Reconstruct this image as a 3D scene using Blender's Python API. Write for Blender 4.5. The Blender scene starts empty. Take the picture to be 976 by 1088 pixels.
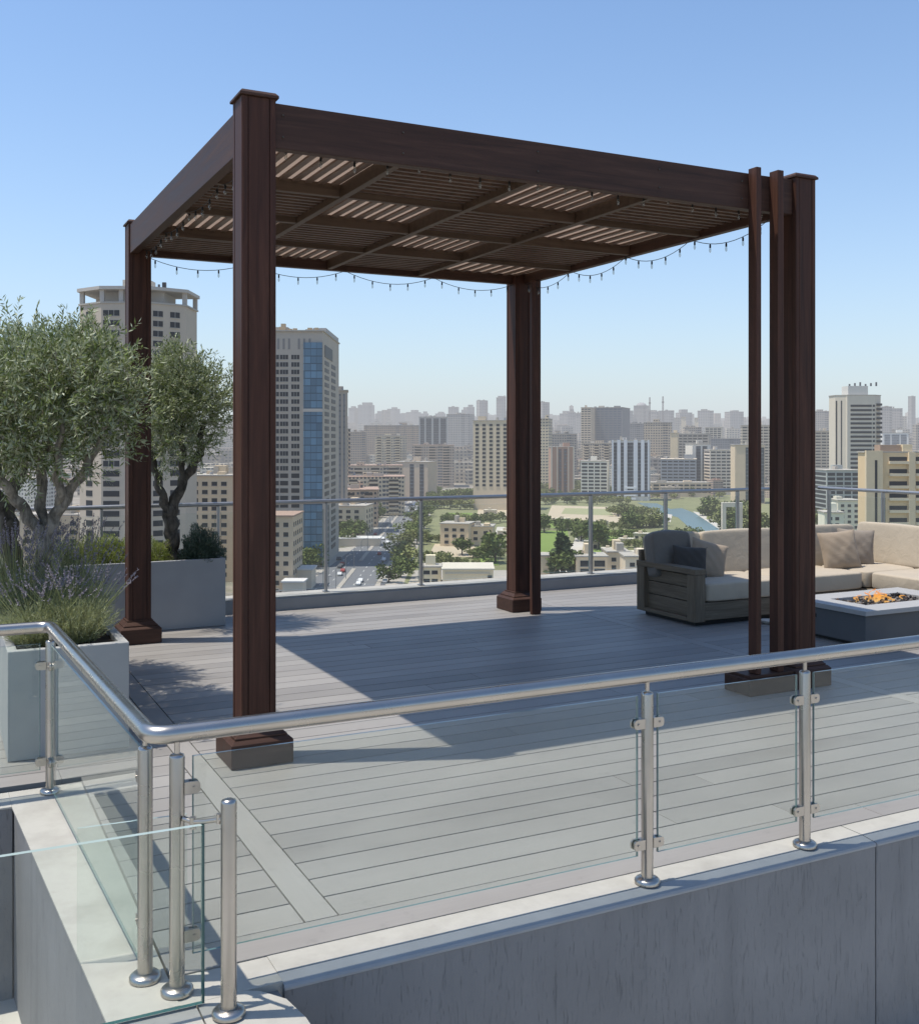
import bpy, bmesh, math, random
import numpy as np
from mathutils import Vector, Matrix

SC = bpy.context.scene
COL = SC.collection
RAD = math.radians
PI = math.pi

# ------------------------------------------------------------------ frame of the place
# x runs along the front railing, y away from it, z up; deck surface is z = 0.
EYE = 1.9
YAW = RAD(63.23)                       # heading of the view and of the avenue (city grid)
FX, FY = math.cos(YAW), math.sin(YAW)
RX, RY = FY, -FX
FOC = 1116.0; CXP = 488.0; HZP = 467.0
GROUND = -55.1


def city(u, v):
    """city frame: u metres to the right of the avenue axis, v metres out"""
    return (v * FX + u * RX, v * FY + u * RY)


def lat(px, v):
    return (px - CXP) / FOC * v


def elev(py, v):
    return EYE - (py - HZP) * v / FOC


def gnd(px, py, z=GROUND):
    v = (EYE - z) * FOC / (py - HZP)
    return (lat(px, v), v)


# ------------------------------------------------------------------ object helpers
def tag(o, label=None, cat=None, group=None, kind=None):
    if label: o['label'] = label
    if cat: o['category'] = cat
    if group: o['group'] = group
    if kind: o['kind'] = kind
    return o


def empty(name, loc=(0, 0, 0), rz=0.0):
    o = bpy.data.objects.new(name, None)
    COL.objects.link(o)
    o.location = loc
    o.rotation_euler = (0, 0, rz)
    o.empty_display_size = 0.2
    return o


class MB:
    """collects shapes into one mesh"""

    def __init__(self):
        self.v = []; self.f = []; self.m = []; self.n = 0; self.smooth = []

    def add(self, verts, faces, mat=0, smooth=False):
        n = self.n
        self.v.extend([tuple(p) for p in verts])
        self.f.extend([tuple(i + n for i in f) for f in faces])
        self.m.extend([mat] * len(faces))
        self.smooth.extend([smooth] * len(faces))
        self.n += len(verts)
        return self

    def box(self, x0, x1, y0, y1, z0, z1, mat=0, bev=0.0, M=None):
        if bev <= 0:
            vs = [(x0, y0, z0), (x1, y0, z0), (x1, y1, z0), (x0, y1, z0), (x0, y0, z1), (x1, y0, z1), (x1, y1, z1), (x0, y1, z1)]
            fs = [(0, 3, 2, 1), (4, 5, 6, 7), (0, 1, 5, 4), (1, 2, 6, 5), (2, 3, 7, 6), (3, 0, 4, 7)]
        else:
            bm = bmesh.new()
            bmesh.ops.create_cube(bm, size=1.0)
            for w in bm.verts:
                w.co = Vector(((x0 + x1) / 2 + w.co.x * (x1 - x0), (y0 + y1) / 2 + w.co.y * (y1 - y0), (z0 + z1) / 2 + w.co.z * (z1 - z0)))
            bmesh.ops.bevel(bm, geom=list(bm.edges), offset=bev, segments=2, affect='EDGES', profile=0.5)
            bm.verts.index_update()
            vs = [tuple(w.co) for w in bm.verts]
            fs = [tuple(w.index for w in f.verts) for f in bm.faces]
            bm.free()
        if M is not None:
            vs = [tuple(M @ Vector(p)) for p in vs]
        return self.add(vs, fs, mat)

    def prism(self, pts, z0, z1, mat=0, top=None, scale=1.0):
        n = len(pts)
        cx = sum(p[0] for p in pts) / n; cy = sum(p[1] for p in pts) / n
        vs = [(p[0], p[1], z0) for p in pts] + [(cx + (p[0] - cx) * scale, cy + (p[1] - cy) * scale, z1) for p in pts]
        fs = [tuple(range(n - 1, -1, -1))]
        fs += [(i, (i + 1) % n, n + (i + 1) % n, n + i) for i in range(n)]
        self.add(vs, fs, mat)
        self.add(vs[n:], [tuple(range(n))], mat if top is None else top)
        return self

    def frustum(self, cx, cy, z0, z1, a0, a1, mat=0):
        vs = [(cx - a0, cy - a0, z0), (cx + a0, cy - a0, z0), (cx + a0, cy + a0, z0), (cx - a0, cy + a0, z0),
              (cx - a1, cy - a1, z1), (cx + a1, cy - a1, z1), (cx + a1, cy + a1, z1), (cx - a1, cy + a1, z1)]
        fs = [(0, 3, 2, 1), (4, 5, 6, 7), (0, 1, 5, 4), (1, 2, 6, 5), (2, 3, 7, 6), (3, 0, 4, 7)]
        return self.add(vs, fs, mat)

    def tube(self, pts, rad, n=12, mat=0, cap=True, smooth=True):
        P = [Vector(p) for p in pts]
        R = rad if isinstance(rad, (list, tuple)) else [rad] * len(P)
        t = (P[1] - P[0]).normalized()
        a = Vector((0, 0, 1)) if abs(t.z) < 0.9 else Vector((1, 0, 0))
        nrm = (a - t * a.dot(t)).normalized()
        vs = []
        for i, p in enumerate(P):
            if i == 0: tt = (P[1] - P[0]).normalized()
            elif i == len(P) - 1: tt = (P[-1] - P[-2]).normalized()
            else: tt = ((P[i + 1] - P[i]).normalized() + (P[i] - P[i - 1]).normalized()).normalized()
            nrm = (nrm - tt * nrm.dot(tt)).normalized()
            b = tt.cross(nrm)
            k = R[i]
            for j in range(n):
                an = 2 * PI * j / n
                vs.append(tuple(p + (nrm * math.cos(an) + b * math.sin(an)) * k))
        fs = []
        for i in range(len(P) - 1):
            for j in range(n):
                j2 = (j + 1) % n
                fs.append((i * n + j, i * n + j2, (i + 1) * n + j2, (i + 1) * n + j))
        self.add(vs, fs, mat, smooth)
        if cap:
            m = (len(P) - 1) * n
            self.add([vs[j] for j in range(n)], [tuple(range(n - 1, -1, -1))], mat)
            self.add([vs[m + j] for j in range(n)], [tuple(range(n))], mat)
        return self

    def cyl(self, x, y, z0, z1, r, n=20, mat=0, r2=None):
        return self.tube([(x, y, z0), (x, y, z1)], [r, r if r2 is None else r2], n, mat)

    def blob(self, c, r, seed=0, sub=2, amp=0.2, mat=0, smooth=True):
        bm = bmesh.new()
        bmesh.ops.create_icosphere(bm, subdivisions=sub, radius=1.0)
        rng = random.Random(seed)
        ph = [rng.uniform(0, 6.28) for _ in range(6)]
        for w in bm.verts:
            d = w.co
            k = 1 + amp * (math.sin(3.1 * d.x + ph[0]) * math.sin(2.7 * d.y + ph[1]) + math.sin(5.3 * d.z + ph[2]) * .5 + rng.uniform(-.5, .5))
            w.co = Vector((d.x * r[0] * k + c[0], d.y * r[1] * k + c[1], d.z * r[2] * k + c[2]))
        bm.verts.index_update()
        self.add([tuple(w.co) for w in bm.verts], [tuple(w.index for w in f.verts) for f in bm.faces], mat, smooth)
        bm.free()
        return self

    def mesh(self, name, mats):
        me = bpy.data.meshes.new(name)
        me.from_pydata(self.v, [], self.f)
        for m in (mats if isinstance(mats, (list, tuple)) else [mats]):
            me.materials.append(m)
        me.polygons.foreach_set('material_index', self.m)
        me.polygons.foreach_set('use_smooth', self.smooth)
        me.update()
        return me

    def build(self, name, mats, parent=None, loc=None, rz=None):
        o = bpy.data.objects.new(name, self.mesh(name, mats))
        COL.objects.link(o)
        if parent is not None: o.parent = parent
        if loc is not None: o.location = loc
        if rz is not None: o.rotation_euler = (0, 0, rz)
        return o


def copy_part(src, parent, loc=None, rot=None, name=None):
    o = src.copy()
    COL.objects.link(o)
    o.parent = parent
    if loc is not None: o.location = loc
    if rot is not None: o.rotation_euler = rot
    return o


def copy_tree(o, parent=None):
    c = o.copy(); COL.objects.link(c); c.parent = parent
    for ch in list(o.children):
        copy_tree(ch, c)
    return c


# ------------------------------------------------------------------ materials
def new_mat(name):
    m = bpy.data.materials.new(name)
    m.use_nodes = True
    nt = m.node_tree
    nt.nodes.clear()
    out = nt.nodes.new('ShaderNodeOutputMaterial')
    return m, nt, out


class G:
    """small wrapper to write node graphs"""

    def __init__(self, nt): self.nt = nt

    def n(self, t, **kw):
        x = self.nt.nodes.new(t)
        for k, v in kw.items(): setattr(x, k, v)
        return x

    def link(self, a, b): self.nt.links.new(a, b)

    def val(self, sock, v):
        if hasattr(v, 'links') or isinstance(v, bpy.types.NodeSocket): self.link(v, sock)
        else: sock.default_value = v

    def math(self, op, a, b=None, c=None, clamp=False):
        x = self.n('ShaderNodeMath', operation=op, use_clamp=clamp)
        self.val(x.inputs[0], a)
        if b is not None: self.val(x.inputs[1], b)
        if c is not None: self.val(x.inputs[2], c)
        return x.outputs[0]

    def mix(self, fac, a, b, mode='MIX'):
        x = self.n('ShaderNodeMix', data_type='RGBA', blend_type=mode)
        self.val(x.inputs[0], fac)
        self.val(x.inputs[6], a if not isinstance(a, tuple) else (*a[:3], 1))
        self.val(x.inputs[7], b if not isinstance(b, tuple) else (*b[:3], 1))
        return x.outputs[2]

    def noise(self, vec, scale, detail=3, rough=.55, dist=0.0):
        x = self.n('ShaderNodeTexNoise')
        x.inputs['Scale'].default_value = scale; x.inputs['Detail'].default_value = detail
        x.inputs['Roughness'].default_value = rough; x.inputs['Distortion'].default_value = dist
        if vec is not None: self.link(vec, x.inputs['Vector'])
        return x.outputs['Fac']

    def ramp(self, fac, stops):
        x = self.n('ShaderNodeValToRGB')
        e = x.color_ramp.elements
        while len(e) < len(stops): e.new(0.5)
        for i, (p, c) in enumerate(stops):
            e[i].position = p
            e[i].color = (c, c, c, 1) if isinstance(c, (int, float)) else (*c, 1)
        self.link(fac, x.inputs[0])
        return x.outputs[0]

    def coord(self, which='Object', scale=None):
        t = self.n('ShaderNodeTexCoord').outputs[which]
        if scale:
            mp = self.n('ShaderNodeMapping')
            mp.inputs['Scale'].default_value = scale
            self.link(t, mp.inputs[0])
            return mp.outputs[0]
        return t

    def pos(self, scale=None):
        t = self.n('ShaderNodeNewGeometry').outputs['Position']
        if scale:
            mp = self.n('ShaderNodeMapping'); mp.inputs['Scale'].default_value = scale
            self.link(t, mp.inputs[0]); return mp.outputs[0]
        return t

    def bsdf(self, color, rough=.6, metal=0.0, spec=.5, bump=None, bstr=.3, bdist=.01, **kw):
        b = self.n('ShaderNodeBsdfPrincipled')
        self.val(b.inputs['Base Color'], color if not isinstance(color, tuple) else (*color[:3], 1))
        self.val(b.inputs['Roughness'], rough); self.val(b.inputs['Metallic'], metal)
        b.inputs['Specular IOR Level'].default_value = spec
        for k, v in kw.items(): self.val(b.inputs[k], v)
        if bump is not None:
            bp = self.n('ShaderNodeBump'); bp.inputs['Strength'].default_value = bstr; bp.inputs['Distance'].default_value = bdist
            self.link(bump, bp.inputs['Height']); self.link(bp.outputs[0], b.inputs['Normal'])
        return b.outputs[0]


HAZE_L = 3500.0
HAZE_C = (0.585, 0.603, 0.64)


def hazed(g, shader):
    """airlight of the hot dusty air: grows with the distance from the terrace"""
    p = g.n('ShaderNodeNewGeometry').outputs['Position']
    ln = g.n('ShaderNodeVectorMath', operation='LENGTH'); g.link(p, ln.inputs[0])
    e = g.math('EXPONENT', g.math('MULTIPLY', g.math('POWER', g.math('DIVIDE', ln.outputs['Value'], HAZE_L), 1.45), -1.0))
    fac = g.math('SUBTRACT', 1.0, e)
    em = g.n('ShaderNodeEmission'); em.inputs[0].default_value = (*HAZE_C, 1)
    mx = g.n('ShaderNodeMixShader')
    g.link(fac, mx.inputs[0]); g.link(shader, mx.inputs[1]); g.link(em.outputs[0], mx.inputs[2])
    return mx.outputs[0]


def simple(name, color, rough=.6, metal=0., noise=0.12, nscale=6., bump=0., spec=.5, haze=False, coord='Object', **kw):
    m, nt, out = new_mat(name); g = G(nt)
    v = g.coord(coord)
    f = g.noise(v, nscale, 5)
    c = g.mix(f, tuple(x * (1 - noise) for x in color), tuple(min(1, x * (1 + noise)) for x in color))
    s = g.bsdf(c, rough, metal, spec, bump=f if bump else None, bstr=bump, **kw)
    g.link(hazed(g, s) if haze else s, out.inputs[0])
    return m


def wood_dark(name, axis):
    m, nt, out = new_mat(name); g = G(nt)
    sc = {'x': (1.2, 22, 22), 'y': (22, 1.2, 22), 'z': (22, 22, 1.2)}[axis]
    v = g.pos(sc)
    f = g.noise(v, 1.0, 6, .62, .6)
    f2 = g.noise(g.pos((1.3, 1.3, .6)), 1.5, 3)
    c = g.ramp(f, [(.25, (.028, .0115, .0075)), (.52, (.068, .0275, .0175)), (.8, (.125, .054, .034))] if axis == 'z' else [(.25, (.028, .0145, .0105)), (.52, (.060, .030, .021)), (.8, (.105, .056, .040))])
    c = g.mix(g.math('MULTIPLY', f2, .40), c, (.052, .028, .019))
    s = g.bsdf(c, g.math('ADD', .42, g.math('MULTIPLY', f, .25)), spec=.22, bump=f, bstr=.35, bdist=.004)
    g.link(s, out.inputs[0]); return m


W_X, W_Y, W_Z = wood_dark('mahogany_x', 'x'), wood_dark('mahogany_y', 'y'), wood_dark('mahogany_z', 'z')


def soffit_mat():
    m, nt, out = new_mat('weathered_brown'); g = G(nt)
    f = g.noise(g.pos((14, 2, 14)), 1.0, 5)
    c = g.ramp(f, [(.3, (.060, .034, .022)), (.7, (.105, .062, .042))])
    g.link(g.bsdf(c, .55, bump=f, bstr=.15, bdist=.003), out.inputs[0]); return m


SLAT = soffit_mat()
SLAT_T = simple('brown_flat_slat', (.13, .080, .055), .55, noise=.2)


def sheet_mat():
    m, nt, out = new_mat('sunlit_slat_tan'); g = G(nt)
    d = g.n('ShaderNodeBsdfDiffuse'); d.inputs[0].default_value = (.50, .43, .37, 1)
    t = g.n('ShaderNodeBsdfTranslucent'); t.inputs[0].default_value = (.64, .55, .48, 1)
    mx = g.n('ShaderNodeMixShader'); mx.inputs[0].default_value = .62
    g.link(d.outputs[0], mx.inputs[1]); g.link(t.outputs[0], mx.inputs[2]); g.link(mx.outputs[0], out.inputs[0]); return m


SHEET = sheet_mat()


def deck_mat():
    m, nt, out = new_mat('grey_composite_deck'); g = G(nt)
    isl = g.n('ShaderNodeNewGeometry').outputs['Random Per Island']
    grain = g.noise(g.pos((2.2, 60, 60)), 1.0, 6, .65, .4)
    blot = g.noise(g.pos((1, 1.6, 1)), 1.7, 4)
    c = g.ramp(isl, [(0., (.205, .190, .174)), (.35, (.252, .235, .217)), (.7, (.272, .254, .235)), (1., (.318, .298, .276))])
    c = g.mix(g.math('MULTIPLY', grain, .35), c, (.135, .130, .126))
    c = g.mix(g.ramp(blot, [(.45, 0.), (.75, .35)]), c, (.28, .27, .255))
    stain = g.noise(g.pos((3, 3, 1)), 2.6, 6, .7)
    c = g.mix(g.ramp(stain, [(.58, 0.), (.72, .30)]), c, (.12, .115, .108))
    wash = g.noise(g.pos((.35, 1.1, 1)), 1.2, 4)
    c = g.mix(g.ramp(wash, [(.42, 0.), (.7, .28)]), c, (.36, .345, .325))
    s = g.bsdf(c, g.math('ADD', .42, g.math('MULTIPLY', blot, .25)), spec=.4, bump=grain, bstr=.25, bdist=.003)
    g.link(s, out.inputs[0]); return m


DECK = deck_mat()


def deck_mat_y():
    m = DECK.copy(); m.name = 'grey_composite_deck_cross'
    for n in m.node_tree.nodes:
        if n.bl_idname == 'ShaderNodeMapping' and n.inputs['Scale'].default_value[1] > 50:
            n.inputs['Scale'].default_value = (60, 2.2, 60)
    return m


DECK_Y = deck_mat_y()


def stucco_mat():
    m, nt, out = new_mat('grey_scratched_stucco'); g = G(nt)
    scr = g.noise(g.pos((92, 92, 9.0)), 1.0, 5, .65, 1.0)
    s2 = g.ramp(scr, [(.30, 0.), (.42, 1.)])
    fine = g.noise(g.pos(), 70, 3)
    blot = g.noise(g.pos((1, 1, .7)), 2.2, 5)
    c = g.ramp(blot, [(.3, (.168, .170, .173)), (.7, (.212, .214, .218))])
    c = g.mix(g.math('MULTIPLY', g.math('SUBTRACT', 1., s2), .33), c, (.08, .083, .088))
    streak = g.noise(g.pos((6, 6, .35)), 1.0, 4)
    c = g.mix(g.ramp(streak, [(.55, 0.), (.8, .3)]), c, (.09, .094, .10))
    hgt = g.math('ADD', g.math('MULTIPLY', s2, 1.), g.math('MULTIPLY', fine, .35))
    g.link(g.bsdf(c, .8, spec=.3, bump=hgt, bstr=.55, bdist=.006), out.inputs[0]); return m


STUCCO = stucco_mat()


def coping_mat():
    m, nt, out = new_mat('cream_painted_coping'); g = G(nt)
    a = g.noise(g.pos(), 2.4, 6, .65)
    b = g.noise(g.pos(), 16, 5)
    c = g.ramp(a, [(.3, (.31, .295, .262)), (.55, (.40, .385, .345)), (.75, (.355, .34, .305))])
    c = g.mix(g.ramp(b, [(.60, 0.), (.74, .5)]), c, (.33, .31, .28))
    g.link(g.bsdf(c, .7, spec=.3, bump=b, bstr=.15, bdist=.004), out.inputs[0]); return m


COPING = coping_mat()
PLANTER = simple('light_grey_planter_concrete', (.36, .36, .345), .75, noise=.12, nscale=5, bump=.06)
PLANTER_D = simple('mid_grey_planter_concrete', (.30, .305, .31), .75, noise=.12, nscale=4, bump=.06)
SOIL = simple('dark_potting_soil', (.035, .024, .016), .95, noise=.5, nscale=40, bump=.8)
CURB_G = simple('grey_kerb_paint', (.235, .24, .245), .7, noise=.15, nscale=4, bump=.08)
LOWFLOOR = simple('pale_screed_floor', (.46, .44, .40), .8, noise=.18, nscale=3, bump=.1)


def steel_mat():
    m, nt, out = new_mat('brushed_stainless_steel'); g = G(nt)
    f = g.noise(g.pos((5, 5, 5)), 1.0, 3)
    f2 = g.noise(g.pos((7, 7, 7)), 1.0, 4)
    c = g.mix(f2, (.40, .372, .335), (.50, .472, .435))
    g.link(g.bsdf(c, g.math('ADD', .22, g.math('MULTIPLY', f, .12)), 1.0), out.inputs[0]); return m


STEEL = steel_mat()
STEEL_F = simple('satin_far_steel', (.36, .355, .35), .42, 1.0, nscale=20)
STEEL_D = simple('dull_clamp_steel', (.46, .43, .39), .38, 1.0, nscale=30)


def glass_mat(name, tint, refl=1.0, veil=.05, vc=(.62, .70, .66)):
    m, nt, out = new_mat(name); g = G(nt)
    tr = g.n('ShaderNodeBsdfTransparent'); tr.inputs[0].default_value = (*tint, 1)
    gl = g.n('ShaderNodeBsdfGlossy'); gl.inputs['Roughness'].default_value = .02
    gl.inputs[0].default_value = (.95, .98, .97, 1)
    fr = g.n('ShaderNodeFresnel'); fr.inputs[0].default_value = 1.5
    mx = g.n('ShaderNodeMixShader')
    front = g.math('SUBTRACT', 1.0, g.n('ShaderNodeNewGeometry').outputs['Backfacing'])
    g.link(g.math('MULTIPLY', g.math('MULTIPLY', fr.outputs[0], refl), front, clamp=True), mx.inputs[0]); g.link(tr.outputs[0], mx.inputs[1]); g.link(gl.outputs[0], mx.inputs[2])
    df = g.n('ShaderNodeBsdfDiffuse'); df.inputs[0].default_value = (*vc, 1)  # pale diffuse veil painted in for reflections on the glass
    m2 = g.n('ShaderNodeMixShader')
    dirt_veil = g.noise(g.pos((1.5, 1.5, 1.0)), 2.0, 5)
    g.link(g.math('MULTIPLY', dirt_veil, veil * 2), m2.inputs[0]); g.link(mx.outputs[0], m2.inputs[1]); g.link(df.outputs[0], m2.inputs[2])
    g.link(m2.outputs[0], out.inputs[0]); return m


GLASS = glass_mat('clear_railing_glass', (.93, .958, .940), 1.0, .018)
GLASS_C = glass_mat('clear_gate_glass', (.955, .975, .965), .8, .010)
GLASS_FAR = glass_mat('far_railing_glass', (.975, .985, .98), .5, .01)
GEDGE = simple('polished_green_glass_edge', (.10, .17, .165), .15, noise=.05, spec=.8)
GEDGE_D = simple('dark_teal_glass_edge', (.035, .10, .095), .2, noise=.05, spec=.6)
GEDGE_L = simple('pale_glass_edge', (.36, .44, .42), .15, noise=.05, spec=.8)

# ------------------------------------------------------------------ world, sun, camera
world = bpy.data.worlds.new('World'); SC.world = world; world.use_nodes = True
wn = world.node_tree; wn.nodes.clear()
sky = wn.nodes.new('ShaderNodeTexSky'); sky.sky_type = 'NISHITA'; sky.sun_disc = False
TO_SUN = Vector((-.335, .135, 1.0)).normalized()
sky.sun_elevation = math.asin(TO_SUN.z); sky.sun_rotation = math.atan2(TO_SUN.x, TO_SUN.y)
sky.altitude = 100; sky.air_density = 1.0; sky.dust_density = 0.7; sky.ozone_density = 1.6
bg = wn.nodes.new('ShaderNodeBackground'); bg.inputs[1].default_value = 0.15
wo = wn.nodes.new('ShaderNodeOutputWorld')
gw = G(wn)
tint = gw.mix(1.0, sky.outputs[0], (1.02, 1.16, 1.27), 'MULTIPLY')
sx = wn.nodes.new('ShaderNodeSeparateXYZ'); wn.links.new(wn.nodes.new('ShaderNodeTexCoord').outputs['Generated'], sx.inputs[0])
zz = gw.math('MAXIMUM', sx.outputs[2], 0.0)
hz_f = gw.math('MULTIPLY', gw.math('EXPONENT', gw.math('MULTIPLY', zz, -7.5)), .96)
wn.links.new(gw.mix(hz_f, tint, (.655 / .15, .705 / .15, .765 / .15)), bg.inputs[0]); wn.links.new(bg.outputs[0], wo.inputs[0])

sun = bpy.data.lights.new('sun', 'SUN'); sun.energy = 5.0; sun.angle = RAD(.53); sun.color = (1.0, .94, .84)
so = bpy.data.objects.new('sun', sun); COL.objects.link(so)
so.rotation_euler = TO_SUN.to_track_quat('Z', 'Y').to_euler(); so.location = (-20, 10, 60)

cam = bpy.data.cameras.new('camera'); co = bpy.data.objects.new('camera', cam); COL.objects.link(co)
co.location = (0, 0, EYE); co.rotation_euler = (RAD(90), 0, YAW - RAD(90))
cam.sensor_fit = 'HORIZONTAL'; cam.sensor_width = 36; cam.lens = 36 * FOC / 976
cam.shift_y = -(544 - HZP) / 976; cam.clip_end = 40000; cam.clip_start = .05
SC.camera = co
SC.view_settings.view_transform = 'Standard'; SC.view_settings.look = 'None'; SC.view_settings.exposure = 0; SC.view_settings.gamma = 1
SC.cycles.max_bounces = 10; SC.cycles.transparent_max_bounces = 24

# ================================================================== TERRACE
# ---- deck: boards along x, two cross boards along y, a border plank at the front
def build_deck():
    rng = random.Random(4)
    m = MB()
    pitch, gap = .19, .009
    BR = [(1.322, 1.457), (6.345, 6.475)]
    y = 3.965
    # front border plank
    for a, b in ((.76, 4.3), (4.304, 7.9), (7.904, 11.25)):
        m.box(a, b, 3.775, 3.96, -.04, 0, 0, .002)
    while y < 11.3:
        y1 = min(y + pitch - gap, 11.3)
        x0 = .76 if y < 6.15 else -3.0
        segs = [(x0, 1.317), (1.462, 6.34), (6.48, 11.25)]
        for (a, b) in segs:
            cuts = [a]
            if b - a > 2.5:
                c = a + rng.uniform(1.6, 5.2)
                while c < b - .6:
                    cuts.append(c); c += rng.uniform(4.4, 5.6)
            cuts.append(b)
            for k in range(len(cuts) - 1):
                m.box(cuts[k] + .0015, cuts[k + 1] - .0015, y, y1, -.04, 0, 0, .0025)
        y += pitch
    for a, b in BR:
        yy = 3.965
        while yy < 11.3:
            m.box(a, b, yy, min(yy + 2.7, 11.3), -.04, 0.0005, 1, .0025); yy += 2.703
    o = m.build('deck', [DECK, DECK_Y]); tag(o, kind='structure')
    s = MB().box(-3, 11.3, 6.15, 11.32, -.30, -.045)
    s.box(.76, 11.3, 3.775, 6.15, -.30, -.045)
    o = s.build('deck_substructure', simple('dark_void', (.02, .02, .02), .9)); tag(o, kind='structure')


build_deck()

# ---- lower terrace floor and the building that carries it all
o = MB().box(-9, 11.2, -6, 3.55, -1.3, -1.0).box(-9, .6, 3.552, 6.05, -1.3, -1.0).build('lower_terrace_floor', LOWFLOOR); tag(o, kind='structure')
o = MB().box(-9, 11.6, -6, 11.75, -55, -1.31).build('terrace_building_body', STUCCO); tag(o, kind='structure')

# ---- front parapet (outer face at y 3.56), joint at x 3.9
def parapet_front():
    root = empty('parapet_wall', (2.2, 3.66, -1.0))
    tag(root, 'grey stucco parapet with cream top under the front glass railing', 'wall')
    def seg(x0, x1):
        m = MB(); m.box(x0, x1, 3.56, 3.773, -1.0, -.03, 0, .004)
        w = m.build('wall_panel', STUCCO, root); w.location = (-2.2, -3.66, 1.0)
        c = MB()
        # coping: flat cream strip and a sloping grey outer strip
        pr = [(3.64, -.004), (3.773, -.004), (3.773, -.029), (3.64, -.029)]
        vs = [(x, p[0], p[1]) for x in (x0, x1) for p in pr]
        c.add(vs, [(0, 4, 5, 1), (1, 5, 6, 2), (2, 6, 7, 3), (3, 7, 4, 0), (0, 1, 2, 3), (7, 6, 5, 4)])
        k = c.build('coping', COPING, root); k.location = (-2.2, -3.66, 1.0)
        c = MB()
        pr = [(3.555, -.022), (3.561, -.014), (3.6385, -.005), (3.6385, -.0285), (3.555, -.03)]
        vs = [(x, p[0], p[1]) for x in (x0, x1) for p in pr]
        n = 5
        c.add(vs, [(i, n + i, n + (i + 1) % n, (i + 1) % n) for i in range(n)] + [(0, 1, 2, 3, 4), (9, 8, 7, 6, 5)])
        k = c.build('drip_edge', CURB_EDGE, root); k.location = (-2.2, -3.66, 1.0)
    seg(1.11, 4.005); seg(4.012, 11.2)
    return root


CURB_EDGE = simple('pale_grey_render_edge', (.29, .295, .295), .75, noise=.16, nscale=7, bump=.1)
parapet_front()


def parapet_left():
    root = empty('parapet_wall', (.55, 4.8, -1.0))
    tag(root, 'low parapet with broad cream top beside the stairwell at the left', 'wall')
    L = (-.55, -4.8, 1.0)
    m = MB().prism([(.52, 3.575), (.75, 3.575), (.75, 6.03), (.385, 6.03)], -1.0, -.012)
    m.build('wall_panel', STUCCO, root).location = L
    c = MB().prism([(.516, 3.575), (.752, 3.575), (.752, 6.15), (.381, 6.15), (.381, 5.905)], -.0115, -.003)
    c.build('coping', COPING, root).location = L
    # corner stub that turns towards the viewer
    m = MB().prism([(.52, 2.2), (1.09, 2.2), (1.09, 3.5), (1.09, 3.574), (.52, 3.574)], -1.0, -.032)
    m.build('wall_panel', STUCCO, root).location = L
    c = MB()
    c.prism([(.505, 2.2), (.80, 2.2), (.80, 3.5735), (.505, 3.5735)], -.031, -.006)
    c.prism([(.806, 2.2), (1.085, 2.2), (1.113, 2.9), (1.108, 3.32), (1.085, 3.46), (1.02, 3.55), (.98, 3.5735), (.806, 3.5735)], -.031, -.006)
    c.build('coping', COPING, root).location = L
    m = MB().box(.752, 1.109, 3.575, 3.773, -1.0, -.006)
    m.build('corner_block', COPING, root).location = L


parapet_left()


def parapet_stair():
    root = empty('parapet_wall', (-2, 6.0, -1.0))
    tag(root, 'dark grey stairwell wall with cream ledge at the far left edge', 'wall')
    m = MB().box(-5, .384, 5.905, 6.145, -1.0, -.012); m.build('wall_panel', STUCCO, root).location = (2, -6.0, 1.0)
    m = MB().box(-5, .38, 5.90, 6.15, -.0115, -.003); m.build('coping', COPING, root).location = (2, -6.0, 1.0)


parapet_stair()

# ---- far kerb
def kerb(label, x0, x1, y0, y1):
    cx, cy = (x0 + x1) / 2, (y0 + y1) / 2
    r = empty('kerb', (cx, cy, 0)); tag(r, label, 'kerb')
    MB().box(x0 - cx, x1 - cx, y0 - cy, y1 - cy, -.25, .135, 0, .006).build('kerb_body', CURB_G, r)
    MB().box(x0 - cx, x1 - cx, y0 - cy + .02, y1 - cy + .03, .136, .152, 0, .003).build('kerb_top', COPING, r)


kerb('long grey kerb with white top under the far railing', -4, 11.27, 11.305, 11.62)
kerb('grey kerb under the right hand railing behind the sofa', 11.272, 11.62, 3.8, 11.62)

# ---- railings
def clamp_mesh():
    m = MB()
    # D-shaped flat clamp: sticks out along +x from the post, thickness along y
    pts = []
    w, h = .055, .042
    pts = [(0, -h / 2), (w - .014, -h / 2)] + [(w - .014 + .014 * math.sin(a), -h / 2 + .014 - .014 * math.cos(a)) for a in (PI / 6, PI / 3, PI / 2)] + \
          [(w, h / 2 - .014)] + [(w - .014 + .014 * math.cos(a), h / 2 - .014 + .014 * math.sin(a)) for a in (PI / 6, PI / 3, PI / 2)] + [(0, h / 2)]
    for y0, y1 in ((-.017, -.0065), (.0065, .017)):
        n = len(pts)
        vs = [(p[0], y0, p[1]) for p in pts] + [(p[0], y1, p[1]) for p in pts]
        m.add(vs, [tuple(range(n)), tuple(range(2 * n - 1, n - 1, -1))] + [(i, n + i, n + (i + 1) % n, (i + 1) % n) for i in range(n)])
    m.box(0, .018, -.0065, .0065, -h / 2, h / 2)
    m.tube([(.034, -.022, 0), (.034, .022, 0)], .005, 10)
    return m.mesh('clamp', STEEL_D)


CLAMP = clamp_mesh()


def part(name, me, parent, loc=(0, 0, 0), rz=0, rot=None):
    o = bpy.data.objects.new(name, me); COL.objects.link(o); o.parent = parent; o.location = loc
    o.rotation_euler = rot if rot else (0, 0, rz)
    return o


POSTM = None


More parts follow.
